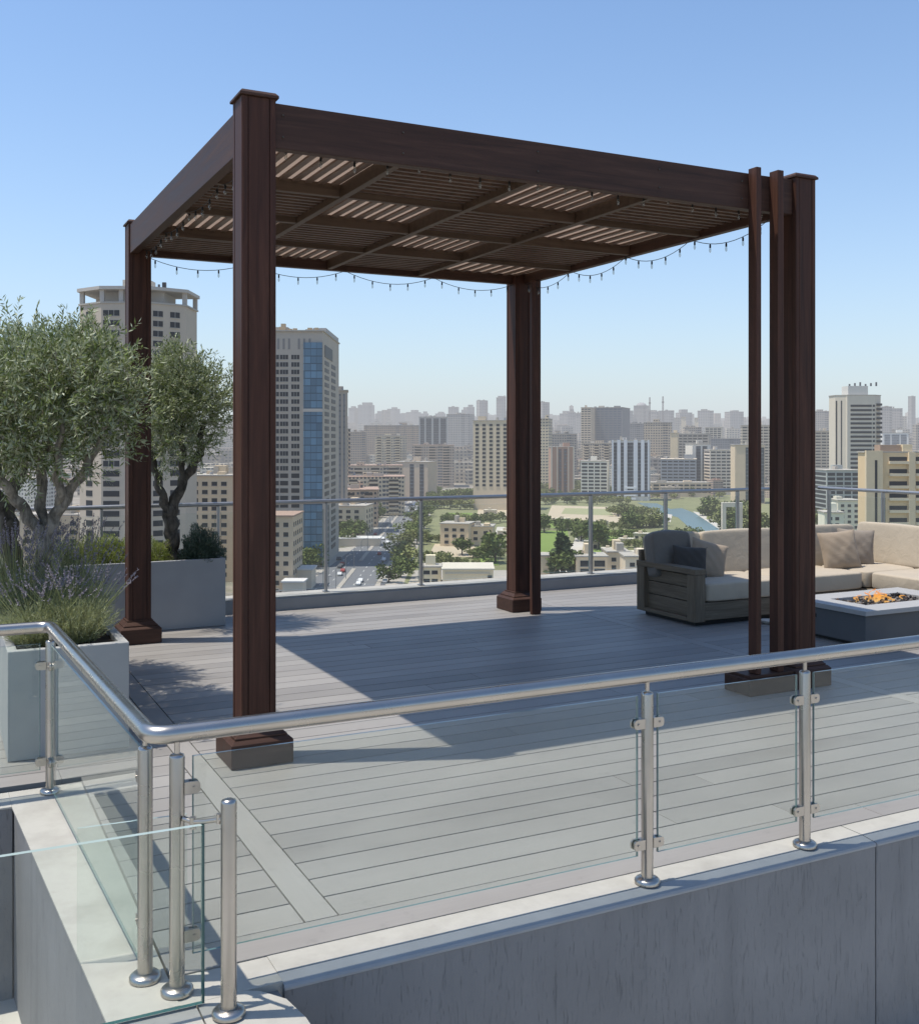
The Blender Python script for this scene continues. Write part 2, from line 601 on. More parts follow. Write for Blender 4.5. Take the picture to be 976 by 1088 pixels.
def rail_post(root, off, x, y, ztop=.82, spig=True, clamps=(), r=.026, z0=0.0, ang=0., mat=None):
    """round post with flange; clamps = list of (angle, z)"""
    mat = mat or STEEL
    m = MB().tube([(0, 0, .012), (0, 0, ztop - .012), (0, 0, ztop - .004), (0, 0, ztop)], [r, r, r * .9, r * .55], 24)
    p = m.build('post', mat, root); p.location = (x - off[0], y - off[1], z0 - off[2])
    if spig:
        MB().cyl(0, 0, ztop, ztop + .046, .0095, 14).build('spigot', mat, p)
    f = MB().tube([(0, 0, 0), (0, 0, .012), (0, 0, .020), (0, 0, .024)], [.055, .055, .047, .03], 28)
    f.add([(.030 * math.cos(a) * 1 + 0, .030 * math.sin(a), .0245) for a in [i * PI / 3 for i in range(6)]], [(0, 1, 2, 3, 4, 5)])
    f.build('base_flange', mat, p)
    for (a, z) in clamps:
        part('clamp', CLAMP, p, (math.cos(a) * (r - .004), math.sin(a) * (r - .004), z), rot=(0, 0, a))
    return p


def pane(root, off, p0, p1, z0, z1, th=.010, mats=None, name='glass_pane'):
    p0 = Vector((p0[0], p0[1])); p1 = Vector((p1[0], p1[1]))
    L = (p1 - p0).length; a = math.atan2(p1.y - p0.y, p1.x - p0.x)
    m = MB()
    h = th / 2
    e = .0035 if th < .015 else .008
    vs = [(e, -h, z0), (L - e, -h, z0), (L - e, -h, z1), (e, -h, z1), (e, h, z0), (L - e, h, z0), (L - e, h, z1), (e, h, z1)]
    m.add(vs, [(0, 1, 2, 3), (5, 4, 7, 6)], 0)
    m.add(vs, [(3, 2, 6, 7)], 2)
    m.add(vs, [(0, 4, 5, 1)], 1)
    m.box(0, e, -h, h, z0, z1, 1); m.box(L - e, L, -h, h, z0, z1, 1)
    o = m.build(name, mats or [GLASS, GEDGE, GEDGE_L], root)
    o.location = (p0.x - off[0], p0.y - off[1], -off[2]); o.rotation_euler = (0, 0, a)
    return o


def arc_corner(p, d0, d1, r, n=7):
    """points of a rounded bend at p from direction d0 into direction d1"""
    p = Vector(p); d0 = Vector(d0).normalized(); d1 = Vector(d1).normalized()
    a = p - d0 * r; b = p + d1 * r
    return [tuple((1 - t) ** 2 * a + 2 * t * (1 - t) * p + t * t * b) for t in [i / n for i in range(n + 1)]]


def front_railing():
    O = (.7, 3.66, 0)
    root = empty('glass_railing', O); tag(root, 'glass railing with tubular steel handrail along the front parapet', 'railing')
    zr = .886
    A, B = Vector((.585, 6.085, zr)), Vector((.675, 3.672, zr))
    pts = [(-4.6, 6.085, zr)] + arc_corner(A, (1, 0, 0), B - A, .07) + arc_corner(B, B - A, (1, 0, 0), .075) + [(11.0, 3.66, zr)]
    MB().tube(pts, .032, 28).build('handrail', STEEL, root).location = (-O[0], -O[1], 0)
    both = [(0, .686), (0, .170), (PI, .686), (PI, .170)]
    for x in (2.748, 3.655, 5.35, 7.1, 8.9, 10.9):
        rail_post(root, O, x, 3.66, clamps=both)
    rail_post(root, O, .760, 3.662, clamps=[(0, .70), (0, .19)])
    la = math.atan2(A.y - B.y, A.x - B.x)
    rail_post(root, O, .678, 3.80, ztop=.822, clamps=[(la, .70), (la, .19)])
    rail_post(root, O, .583, 6.045, clamps=[(la + PI, .686), (la + PI, .17), (PI, .686), (PI, .17)])
    rail_post(root, O, -1.6, 6.085, clamps=both); rail_post(root, O, -4.4, 6.085, clamps=[(0, .686), (0, .17)])
    xs = [.76, 2.748, 3.655, 5.35, 7.1, 8.9, 10.9]
    for a, b in zip(xs[:-1], xs[1:]):
        pane(root, O, (a + .052, 3.66), (b - .052, 3.66), .122, .806)
    d = (A - B).normalized()
    pane(root, O, (.678 + d.x * .05, 3.80 + d.y * .05), (.583 - d.x * .05, 6.045 - d.y * .05), .03, .80)
    pane(root, O, (-1.55, 6.075), (.583 - .05, 6.065), .122, .80); pane(root, O, (-4.35, 6.075), (-1.65, 6.075), .122, .80)


front_railing()


def near_gate():
    O = (.883, 3.442, 0)
    root = empty('glass_gate', O); tag(root, 'low frameless glass gate with short steel post at the near left corner', 'gate')
    rail_post(root, O, .883, 3.442, ztop=.712, spig=False, clamps=())
    pane(root, O, (-.9, 3.585), (.826, 3.548), .004, .603, .019, [GLASS_C, GEDGE_D, GEDGE_L])
    # latch reaching from the railing post over the pane to the short post
    m = MB()
    m.tube([(.777, 3.635, .602), (.80, 3.60, .598), (.826, 3.548, .612), (.868, 3.475, .636)], [.009, .008, .008, .008], 10)
    m.tube([(.862, 3.487, .62), (.862, 3.487, .652)], .010, 10)
    m.tube([(.80, 3.598, .575), (.80, 3.598, .615)], .011, 12)
    m.build('latch', STEEL_D, root).location = (-O[0], -O[1], 0)
    O2 = (.66, 3.97, 0)
    r2 = empty('glass_screen', O2); tag(r2, 'knee high glass screen crossing behind the two corner posts', 'glass panel')
    pane(r2, O2, (.478, 4.03), (.868, 4.0), .004, .488, .010, [GLASS_C, GLASS_C, GEDGE_L])


near_gate()


def far_railing(name, label, p0, p1, z0, zr, posts, r=.024):
    O = (p0[0], p0[1], z0)
    root = empty(name, O); tag(root, label, 'railing')
    P0, P1 = Vector((*p0, zr)), Vector((*p1, zr))
    MB().tube([P0, P1], r, 18).build('handrail', STEEL_F, root).location = (-O[0], -O[1], -O[2])
    d = (P1 - P0).normalized(); L = (P1 - P0).length
    a = math.atan2(d.y, d.x)
    for t in posts:
        q = P0 + d * t
        p = MB().box(-.012, .012, -.028, .028, 0, zr - z0 - .02, 0, .003).build('post', STEEL_F, root); p.location = (q.x - O[0], q.y - O[1], 0); p.rotation_euler = (0, 0, a)
        MB().box(-.03, .03, -.045, .045, 0, .012, 0, .002).build('base_plate', STEEL_F, p)
    ts = list(posts)
    for u, v in zip(ts[:-1], ts[1:]):
        a0 = P0 + d * (u + .03); b0 = P0 + d * (v - .03)
        pane(root, O, a0[:2], b0[:2], z0 + .05, zr - .09, .010, [GLASS_FAR, GEDGE, GEDGE_L])


def inv_x(px, y):
    t = (px - CXP) / FOC
    return y * (FX + t * RX) / (FY + t * RY)


yr = 11.45
XS = [-2.4, -.6, .75, 1.6] + [round(inv_x(p, yr), 2) for p in (232, 346, 447)] + [6.5, round(inv_x(627, yr), 2), round(inv_x(707, yr), 2), round(inv_x(783, yr), 2)]
far_railing('far_glass_railing', 'long steel and glass railing overlooking the city behind the pergola', (-4, yr), (11.38, yr), .152, 1.192, [x + 4 for x in XS])
far_railing('side_glass_railing', 'steel and glass railing behind the right end of the sofa', (11.45, 11.2), (11.45, 4.0), .152, 1.205, [.2, 1.15, 2.6, 4.1, 5.6, 7.0])
# pillar in the corner
r = empty('corner_pillar', (11.36, 11.36, 0)); tag(r, 'grey green pillar where the two far railings meet', 'pillar')
MB().box(-.16, .055, -.10, .14, .153, 1.235, 0, .006).build('shaft', simple('grey_green_paint', (.16, .185, .175), .6), r)
MB().box(-.17, .065, -.11, .15, 1.2355, 1.255, 0, .004).build('cap', simple('light_cap_metal', (.42, .44, .45), .4), r)

# ================================================================== PERGOLA
PC = {'FL': (1.728, 6.140), 'BL': (1.755, 10.20), 'BR': (5.885, 10.19), 'FR': (6.03, 6.13)}
XL, XR, YF, YB = 1.755, 5.95, 6.10, 10.2
ZB, ZT = 3.632, 3.90


def pergola():
    O = Vector((3.85, 8.15, 0))
    root = empty('pergola', O); tag(root, 'dark brown timber pergola with louvred flat roof on four posts', 'pergola')
    def place(o): o.location = -O; return o
    hw = .100
    for k, (cx, cy) in PC.items():
        m = MB().box(-hw + .006, hw - .006, -hw + .006, hw - .006, .15, 3.915)
        for s in range(4):
            R = Matrix.Rotation(s * PI / 2, 4, 'Z')
            m.box(-.062, .062, -hw - .001, -hw + .007, .2, 3.913, 0, .002, R)
            for e in (-1, 1):
                m.box(e * .083 - .0165, e * .083 + .0165, -hw - .003, -hw + .0065, .2, 3.914, 0, .002, R)
        p = m.build('post', W_Z, root); p.location = Vector((cx, cy, 0)) - O
        b = MB()
        a = .185
        b.box(-a, a, -a, a, .002, .142, 0, .006)
        b.frustum(0, 0, .1425, .158, a - .006, a - .022); b.box(-.155, .155, -.155, .155, .1585, .172, 0, .003)
        b.frustum(0, 0, .1725, .200, .148, .125); b.box(-.118, .118, -.118, .118, .2005, .214, 0, .003)
        if k == 'FR':   # this base is stretched to carry the fins
            b.box(-.64, -.1855, -.19, .09, .002, .128, 0, .006); b.box(-.62, -.190, -.17, .07, .1285, .15, 0, .003)
        b.build('base', W_X, p)
        c = MB().box(-.118, .118, -.118, .118, 3.9155, 3.932, 0, .003).frustum(0, 0, 3.9325, 3.95, .116, .10)
        c.build('cap', W_X, p)
    # beams between the posts
    f = PC
    def beam(x0, x1, y0, y1, z0, z1, m, nm='beam'):
        return place(MB().box(x0, x1, y0, y1, z0, z1, 0, .004).build(nm, m, root))
    beam(1.829, 5.927, 6.062, 6.135, ZB, ZT, W_X)
    beam(1.857, 5.782, 10.165, 10.24, ZB, ZT, W_X)
    beam(1.665, 1.735, 6.243, 10.097, ZB, ZT, W_Y)
    beam(5.895, 5.965, 6.235, 10.087, ZB, ZT, W_Y)
    xs = [1.735, 2.66, 3.645, 4.655, 5.895]; ys = [6.135, 7.14, 8.15, 9.16, 10.165]
    h = .026
    for x in xs[1:4]:
        beam(x - h, x + h, 6.136, 10.164, ZB + .006, ZB + .103, RAFT, 'rafter')
    for y in ys[1:4]:
        for a, b in zip(xs[:-1], xs[1:]):
            a0 = a + (h + .001 if a != xs[0] else .001); b0 = b - (h + .001 if b != xs[-1] else .001)
            beam(a0, b0, y - h, y + h, ZB + .010, ZB + .102, RAFT, 'purlin')
    # chequered louvre panels
    for i in range(4):
        for j in range(4):
            x0, x1 = xs[i] + h + .004, xs[i + 1] - h - .004; y0, y1 = ys[j] + h + .004, ys[j + 1] - h - .004
            m = MB(); z0, z1 = ZB + .050, ZB + .118
            if (i + j) % 2 == 0:
                n = 9
                for q in range(n):
                    c = x0 + (q + .5) * (x1 - x0) / n
                    m.box(c - .023, c + .023, y0, y1, ZB + .084, ZB + .100, 0)
            else:
                n = 10
                for q in range(n):
                    c = y0 + (q + .5) * (y1 - y0) / n
                    m.box(x0, x1, c - .016, c + .016, ZB + .050, ZB + .098, 0)
            place(m.build('louvre_panel', SLAT_T if (i + j) % 2 == 0 else SLAT, root))
    place(MB().box(1.737, 5.893, 6.137, 10.163, ZB + .104, ZB + .116).build('added_light_sheet', SHEET, root))  # added translucent sheet; its bright gaps stand in for sunlit slat sides
    place(MB().box(5.967, 6.50, 6.45, 10.15, 3.878, 3.898, 0, .003).build('added_shade_overhang', W_Y, root))  # unseen overhang, added to carry the pergola's shadow further right
    BOLT = MB().tube([(0, 0, 0), (0, -.006, 0), (0, -.008, 0)], [.0065, .0065, .004], 10).mesh('bolt', simple('dark_bronze_bolt', (.10, .085, .07), .45, .8))
    for x in (1.88, 2.66, 3.645, 4.655, 5.42):
        for z in (ZB + .07, ZB + .20): part('bolt', BOLT, root, Vector((x, 6.0615, z)) - O)
    # vertical fins at the front right corner, one more at the back right
    for x0, x1, y0 in ((5.482, 5.530, 5.972), (5.690, 5.748, 5.968)):
        place(MB().box(x0, x1, y0, 6.0605, .152, 3.93, 0, .004).build('fin', W_Z, root))
    place(MB().box(5.825, 5.935, 9.80, 9.85, .002, ZB - .002, 0, .004).build('fin', W_Z, root))


def raft_mat():
    m = W_X.copy(); m.name = 'mahogany_soffit'
    for n in m.node_tree.nodes:
        if n.bl_idname == 'ShaderNodeValToRGB':
            for e, c in zip(n.color_ramp.elements, ((.055, .034, .022), (.10, .066, .045), (.14, .10, .07))): e.color = (*c, 1)
    return m


RAFT = raft_mat()
pergola()

# ---- festoon lights
BULB_GLASS = glass_mat('clear_bulb_glass', (.80, .80, .78), 1.6, .07, (.8, .8, .76))
BLACK = simple('black_rubber_cable', (.012, .012, .012), .5)
_b = MB().tube([(0, 0, 0), (0, 0, -.012), (0, 0, -.034)], [.004, .008, .008], 10, 0)
SOCK = _b.mesh('socket', BLACK)
_b = MB().tube([(0, 0, -.034), (0, 0, -.044), (0, 0, -.058), (0, 0, -.070), (0, 0, -.076)], [.006, .009, .0105, .007, .002], 12)
BULB = _b.mesh('bulb', BULB_GLASS)


def festoon(label, a, b, swags, n, sag, side):
    a, b = Vector(a), Vector(b); O = a.copy()
    root = empty('string_lights', O); tag(root, label, 'string lights', 'string lights hung under the pergola beams')
    pts = []; N = swags * 12
    def at(t):
        k = (t * swags) % 1.0
        p = a.lerp(b, t); p.z -= sag * 4 * k * (1 - k); return p
    MB().tube([at(i / N) - O for i in range(N)] + [b - O], .003, 6).build('cable', BLACK, root)
    for i in range(n):
        t = (i + .5) / n
        p = at(t) - O
        s = part('socket', SOCK, root, p)
        part('bulb', BULB, s)


festoon('string of bulbs sagging below the back beam of the pergola', (1.80, 10.13, ZB - .005), (5.80, 10.13, ZB - .005), 4, 20, .10, 0)
festoon('string of bulbs sagging below the right hand beam of the pergola', (5.87, 10.05, ZB - .005), (5.87, 6.25, ZB - .005), 4, 19, .10, 0)
festoon('string of bulbs along the inside of the front beam of the pergola', (1.83, 6.20, ZB + .07), (5.85, 6.20, ZB + .07), 4, 18, .05, 0)
festoon('string of bulbs along the inside of the left beam of the pergola', (1.79, 6.3, ZB + .03), (1.79, 10.05, ZB + .03), 4, 17, .05, 0)

# ================================================================== SOFA, PILLOWS, FIRE TABLE
def grey_wood(name, sc):
    m, nt, out = new_mat(name); g = G(nt)
    f = g.noise(g.pos(sc), 1.0, 6, .65, .5)
    c = g.ramp(f, [(.3, (.100, .078, .053)), (.55, (.165, .131, .091)), (.8, (.235, .190, .136))])
    g.link(g.bsdf(c, .7, spec=.3, bump=f, bstr=.3, bdist=.003), out.inputs[0]); return m


GW_X = grey_wood('weathered_grey_teak_x', (2.5, 50, 50)); GW_Y = grey_wood('weathered_grey_teak_y', (50, 2.5, 50)); GW_Z = grey_wood('weathered_grey_teak_z', (50, 50, 2.5))


def fabric(name, col):
    m, nt, out = new_mat(name); g = G(nt)
    w = g.noise(g.coord('Object'), 260, 2)
    f = g.noise(g.coord('Object'), 5, 4)
    f3 = g.noise(g.coord('Object', (1, 1, 1)), 9, 3, .5, .8)
    c = g.mix(f, tuple(x * .88 for x in col), tuple(min(1, x * 1.08) for x in col))
    h = g.math('ADD', g.math('MULTIPLY', w, .12), f3)
    g.link(g.bsdf(c, .9, spec=.15, bump=h, bstr=.35, bdist=.02, **{'Sheen Weight': .15}), out.inputs[0]); return m


BEIGE = fabric('beige_outdoor_fabric', (.43, .365, .28)); TAUPE = fabric('taupe_pillow_fabric', (.31, .245, .18))
CHAR = fabric('charcoal_pillow_fabric', (.062, .057, .052)); SHADED_C = fabric('shaded_beige_fabric', (.165, .148, .128))


def cushion(parent, name, c, s, mat, e=.28, rot=(0, 0, 0), puff=.10):
    """box cushion with soft edges, crowned faces and a welt"""
    m = MB(); nu, nv = 40, 24
    def sp(v, k): return math.copysign(abs(v) ** k, v)
    vs = []; fs = []
    for i in range(nv + 1):
        ph = -PI / 2 + PI * i / nv
        for j in range(nu):
            th = 2 * PI * j / nu
            x = sp(math.cos(ph), e) * sp(math.cos(th), e); y = sp(math.cos(ph), e) * sp(math.sin(th), e); z = sp(math.sin(ph), e)
            k = 1 + puff * (1 - x * x) * (1 - y * y) * abs(z)
            vs.append((x * s[0] / 2, y * s[1] / 2, z * k * s[2] / 2))
    for i in range(nv):
        for j in range(nu):
            j2 = (j + 1) % nu
            fs.append((i * nu + j, i * nu + j2, (i + 1) * nu + j2, (i + 1) * nu + j))
    m.add(vs, fs, 0, True)
    o = m.build(name, mat, parent); o.location = c; o.rotation_euler = rot
    return o


def pillow(label, c, size, th, rot, mat, seed):
    rng = random.Random(seed)
    m = MB(); n = 22; vs = []; fs = []
    for s in (1, -1):
        base = len(vs)
        for i in range(n + 1):
            for j in range(n + 1):
                u = -1 + 2 * i / n; v = -1 + 2 * j / n
                k = max(0, (1 - abs(u) ** 2.6)) ** .55 * max(0, (1 - abs(v) ** 2.6)) ** .55
                pin = 1 - .07 * (1 - abs(v) ** 2) * abs(u) ** 3
                pin2 = 1 - .07 * (1 - abs(u) ** 2) * abs(v) ** 3
                w = .06 * math.sin(7 * u + seed) * math.sin(5 * v + 2 * seed) + .05 * math.sin(11 * (u + v) + seed)
                vs.append((u * size / 2 * pin, s * th / 2 * k * (1 + w), v * size / 2 * pin2))
        for i in range(n):
            for j in range(n):
                q = (base + i * (n + 1) + j, base + (i + 1) * (n + 1) + j, base + (i + 1) * (n + 1) + j + 1, base + i * (n + 1) + j + 1)
                fs.append(q if s < 0 else q[::-1])
    m.add(vs, fs, 0, True)
    # welt
    e = [(-1 + 2 * i / n) for i in range(n + 1)]
    o = m.build('throw_pillow', mat); o.location = c; o.rotation_euler = rot
    tag(o, label, 'pillow', 'throw pillows on the sofa'); return o


def sofa():
    x0, x1, y0, y1 = 6.9, 10.38, 8.40, 9.38
    O = Vector((8.6, 8.9, 0))
    root = empty('sectional_sofa', O); tag(root, 'large beige cushioned corner sofa with weathered grey wooden frame', 'sofa')
    def pl(o): o.location = o.location - O; return o
    W = (.15)
    arm_h = .585
    # slatted arm: frame with three boards recessed
    t = MB().box(x0 - .004, x0 + .139, y0 - .004, y1 + .004, arm_h - .06, arm_h, 0, .006); arm = pl(t.build('arm', GW_Y, root))
    MB().box(x0, x0 + .135, y0, y0 + .13, .045, arm_h - .061, 0, .006).build('arm_post', GW_Z, arm)
    MB().box(x0, x0 + .135, y1 - .13, y1, .045, arm_h - .061, 0, .006).build('arm_post', GW_Z, arm)
    t = MB().box(x0 + .002, x0 + .133, y0 + .131, y1 - .131, .045, .085, 0, .004); t.build('arm_rail', GW_Y, arm)
    zb = [(.087, .235), (.243, .375), (.383, .508)]
    for q, (u, v) in enumerate(zb):
        t = MB().box(x0 + .055, x0 + .082, y0 + .129, y1 - .129, u, v, 0, .003); t.build('slat', GW_Y, arm)
    # base frames
    b = MB().box(x0 + .136, x1 - 1.06, y0 + .015, y1 - .02, .055, .235, 0, .006)
    b.box(x1 - 1.059, x1, 5.6, y1 - .02, .055, .235, 0, .006)
    pl(b.build('base_frame', GW_X, root))
    b = MB().box(x0 + .06, x1 - 1.1, y0 + .07, y1 - .08, .001, .054).box(x1 - 1.0, x1 - .06, 5.7, y1 - .08, .001, .054)
    pl(b.build('plinth', BLACK, root))
    # back frame
    b = MB().box(x0 + .02, x1, y1 - .05, y1 - .005, .24, .70, 0, .006); b.box(x1 - .05, x1 - .005, 5.6, y1 - .051, .24, .70, 0, .006)
    pl(b.build('back_frame', GW_X, root))
    # seat cushions
    sx = [x0 + .145, 8.13, 9.30]
    for a_, b_ in zip(sx[:-1], sx[1:]):
        cushion(root, 'seat_cushion', Vector(((a_ + b_) / 2, (y0 + y1) / 2 - .02, .335)) - O, (b_ - a_ - .01, y1 - y0 - .03, .195), BEIGE, .17, puff=.12)
    cushion(root, 'seat_cushion', Vector(((9.30 + x1) / 2 - .02, (y0 + y1) / 2 - .02, .335)) - O, (x1 - 9.30 - .06, y1 - y0 - .04, .195), BEIGE, .17, puff=.12)
    cushion(root, 'seat_cushion', Vector(((9.30 + x1) / 2 - .02, 7.6, .335)) - O, (x1 - 9.30 - .06, 1.58, .195), BEIGE, .17, puff=.12)
    cushion(root, 'seat_cushion', Vector(((9.30 + x1) / 2 - .02, 6.2, .335)) - O, (x1 - 9.30 - .06, 1.2, .195), BEIGE, .17, puff=.12)
    # back cushions lean back
    bx = [x0 + .05, 7.60, 8.75, 9.95]
    for k, (a_, b_) in enumerate(zip(bx[:-1], bx[1:])):
        cushion(root, 'back_cushion', Vector(((a_ + b_) / 2, y1 - .16, .635)) - O, (b_ - a_ - .015, .23, .47), SHADED_C if k < 0 else BEIGE, .15, rot=(RAD(-11), 0, 0), puff=.09)
    cushion(root, 'back_cushion', Vector((x1 - .16, 8.78, .645)) - O, (.23, 1.06, .48), BEIGE, .15, rot=(0, RAD(11), 0), puff=.09)
    cushion(root, 'back_cushion', Vector((x1 - .16, 7.62, .645)) - O, (.23, 1.2, .48), BEIGE, .15, rot=(0, RAD(11), 0), puff=.09)


sofa()
# added cushion whose grey paints the back cushion's shade, and the loose pillows
o = cushion(None, 'throw_pillow', (7.14, 9.13, .66), (.46, .22, .46), SHADED_C, .19, (RAD(-12), 0, RAD(-10)), .16)
tag(o, 'large cushion added at the left end of the sofa, dark grey for the shaded back cushion', 'pillow', 'throw pillows on the sofa')
pillow('small charcoal pillow beside the sofa arm', (7.21, 8.86, .585), .37, .14, (RAD(-16), RAD(4), RAD(-26)), CHAR, 3)
pillow('taupe pillow leaning with one corner up next to the charcoal pillow', (7.44, 8.84, .61), .42, .15, (RAD(-18), RAD(15), RAD(-18)), TAUPE, 1)
pillow('front beige pillow of the pair in the sofa corner', (9.30, 8.78, .63), .46, .16, (RAD(-16), RAD(-5), RAD(-20)), TAUPE, 2)
pillow('darker taupe pillow behind the beige one in the sofa corner', (9.72, 8.93, .63), .44, .15, (RAD(-12), RAD(4), RAD(-30)), fabric('dark_taupe_fabric', (.25, .21, .17)), 4)


def fire_table():
    O = (7.55, 6.82, 0)
    root = empty('fire_table', O); tag(root, 'low grey rectangular fire table with lava rocks in front of sofa', 'fire table')
    w, d, h = 1.55, .98, .345
    CON = simple('pale_grey_concrete_top', (.34, .335, .325), .6, noise=.08, nscale=8)
    BOD = simple('slate_grey_table_body', (.095, .098, .102), .7, noise=.1, nscale=5)
    MB().box(.03, w - .03, .03, d - .03, .035, h - .046, 0, .006).build('body', BOD, root)
    MB().box(.08, w - .08, .08, d - .08, .001, .034).build('plinth', BLACK, root)
    t = MB(); a, b, c, e = .30, w - .30, .27, d - .27
    t.box(0, w, 0, c, h - .045, h, 0, .004); t.box(0, w, e, d, h - .045, h, 0, .004); t.box(0, a, c + .0005, e - .0005, h - .045, h, 0, .002); t.box(b, w, c + .0005, e - .0005, h - .045, h, 0, .002)
    t.build('table_top', CON, root)
    MB().box(a - .01, b + .01, c - .01, e + .01, h - .075, h - .05).build('burner_tray', BLACK, root)
    MB().box(.0255, .031, .62, .78, .20, .235, 0, .002).build('vent_slot', BLACK, root)
    rng = random.Random(9); m = MB()
    for k in range(230):
        x, y = rng.uniform(a + .01, b - .01), rng.uniform(c + .01, e - .01); s = rng.uniform(.011, .024)
        m.blob((x, y, h - .038 + rng.uniform(0, .03)), (s, s * rng.uniform(.7, 1.1), s * rng.uniform(.6, 1)), k, 1, .3, rng.choice([0, 0, 1, 2]), False)
    o = m.build('lava_rocks', [simple('black_lava_rock', (.022, .019, .018), .85), simple('brown_lava_rock', (.10, .062, .045), .85), simple('grey_lava_rock', (.20, .175, .155), .85)], root); o['kind'] = 'stuff'
    # flames
    mt, nt, out = new_mat('flame'); g = G(nt)
    z = g.n('ShaderNodeSeparateXYZ'); g.link(g.coord('Object'), z.inputs[0])
    fz = g.math('MULTIPLY', g.math('SUBTRACT', z.outputs[2], h - .02), 6.5, clamp=True)
    col = g.ramp(fz, [(0., (1., .62, .22)), (.35, (1., .42, .08)), (1., (.85, .20, .03))])
    em = g.n('ShaderNodeEmission'); em.inputs[1].default_value = 1.0; g.link(col, em.inputs[0])
    tr = g.n('ShaderNodeBsdfTransparent'); mx = g.n('ShaderNodeMixShader')
    nz = g.noise(g.coord('Object'), 26, 3)
    g.link(g.math('MULTIPLY', g.ramp(nz, [(.30, 0.), (.7, 1.)]), .75), mx.inputs[0])
    g.link(tr.outputs[0], mx.inputs[1]); g.link(em.outputs[0], mx.inputs[2]); g.link(mx.outputs[0], out.inputs[0])
    for k in range(26):
        x, y = rng.uniform(a + .12, b - .25), rng.uniform(c + .06, e - .06)
        hh = rng.uniform(.03, .07) if k < 16 else rng.uniform(.08, .16)
        r = rng.uniform(.005, .010)
        if k >= 16: x = a + .30 + rng.uniform(-.13, .20); y = (c + e) / 2 + rng.uniform(-.06, .08)
        ph = rng.uniform(0, 6); am = rng.uniform(.02, .05)
        pts = [(x + am * math.sin(ph + 6 * q) * q, y + .03 * math.cos(ph + 7 * q) * q, h - .02 + hh * q * (1 - .25 * q * q)) for q in [i / 12 for i in range(13)]]
        MB().tube(pts, [r * (.6 + 1.1 * q) * (1 - q) ** .6 + .001 for q in [i / 12 for i in range(13)]], 8, cap=False).build('flame', mt, root)


fire_table()

# dark green covered box behind the sofa by the side railing
r = empty('garden_chest', (11.0, 8.2, 0)); tag(r, 'dark green chest with sloping end behind the right part of the sofa', 'chest')
GC = simple('dark_green_cover', (.055, .085, .065), .6, noise=.25, nscale=3)
m = MB().prism([(-.22, -1.6), (.22, -1.6), (.22, .75), (-.22, .75)], .03, .80, scale=.97); m.build('body', GC, r)
MB().box(-.235, .235, -1.62, .70, .8015, .825, 0, .006).build('lid', simple('dark_lid', (.03, .038, .036), .5), r)
# small white dish on the deck glimpsed between the fins
r = MB().tube([(0, 0, .001), (0, 0, .012), (0, 0, .05)], [.05, .075, .11], 20).tube([(0, 0, .052), (0, 0, .06)], [.112, .108], 20).build('white_bowl', simple('white_glaze', (.62, .60, .55), .4)); r.location = (7.72, 8.24, 0); r.scale = (.7, .7, .7)
tag(r, 'small white bowl on the deck between pergola fins and sofa', 'bowl')

# ================================================================== PLANTING
def leaf_mat(name, top, under, var=.35, rough=.5, trans=.25, spec=.4):
    m, nt, out = new_mat(name); g = G(nt)
    gm = g.n('ShaderNodeNewGeometry')
    r = gm.outputs['Random Per Island']
    a = g.mix(r, tuple(x * (1 - var) for x in top), tuple(x * (1 + var) for x in top))
    c = g.mix(gm.outputs['Backfacing'], a, under)
    b = g.bsdf(c, rough, spec=spec)
    t = g.n('ShaderNodeBsdfTranslucent'); g.link(g.mix(.5, c, tuple(min(1, x * 1.6) for x in top)), t.inputs[0])
    mx = g.n('ShaderNodeMixShader'); mx.inputs[0].default_value = trans
    g.link(b, mx.inputs[1]); g.link(t.outputs[0], mx.inputs[2]); g.link(mx.outputs[0], out.inputs[0]); return m


OLIVE = leaf_mat('olive_leaf', (.150, .186, .060), (.37, .40, .265), .6, .5, .2, .25)
BARK = None


def bark_mat(name, a, b):
    m, nt, out = new_mat(name); g = G(nt)
    f = g.noise(g.pos((14, 14, 5)), 1.6, 7, .7, .8)
    k = g.noise(g.pos((6, 6, 6)), 1.0, 4)
    c = g.ramp(f, [(.32, tuple(x * .35 for x in a)), (.5, a), (.72, b)])
    c = g.mix(g.ramp(k, [(.52, 0.), (.66, .75)]), c, tuple(x * .25 for x in a))
    g.link(g.bsdf(c, .85, spec=.2, bump=f, bstr=.8, bdist=.02), out.inputs[0]); return m


BARK = bark_mat('pale_olive_bark', (.27, .235, .19), (.42, .375, .31)); BARK_D = bark_mat('dark_olive_bark', (.095, .082, .066), (.16, .14, .115))


def leaf_mesh(name, C, D, L, Wd, mats, rng, fold=.0, extra=None, mi=None):
    """diamond leaves from arrays: base C, direction D, length L, width Wd"""
    n = len(C)
    rnd = rng.normal(size=(n, 3)); S = np.cross(D, rnd); S /= np.linalg.norm(S, axis=1)[:, None] + 1e-9
    L = L[:, None]; Wd = Wd[:, None]
    v = np.empty((n, 4, 3))
    v[:, 0] = C; v[:, 1] = C + D * L * .45 + S * Wd * .5; v[:, 2] = C + D * L; v[:, 3] = C + D * L * .45 - S * Wd * .5
    V = v.reshape(-1, 3).tolist(); F = np.arange(n * 4).reshape(n, 4).tolist()
    m = MB(); m.v = [tuple(p) for p in V]; m.f = [tuple(f) for f in F]; m.m = [0] * n if mi is None else list(mi); m.smooth = [False] * n; m.n = n * 4
    return m


def unit(a): return a / (np.linalg.norm(a, axis=-1, keepdims=True) + 1e-9)


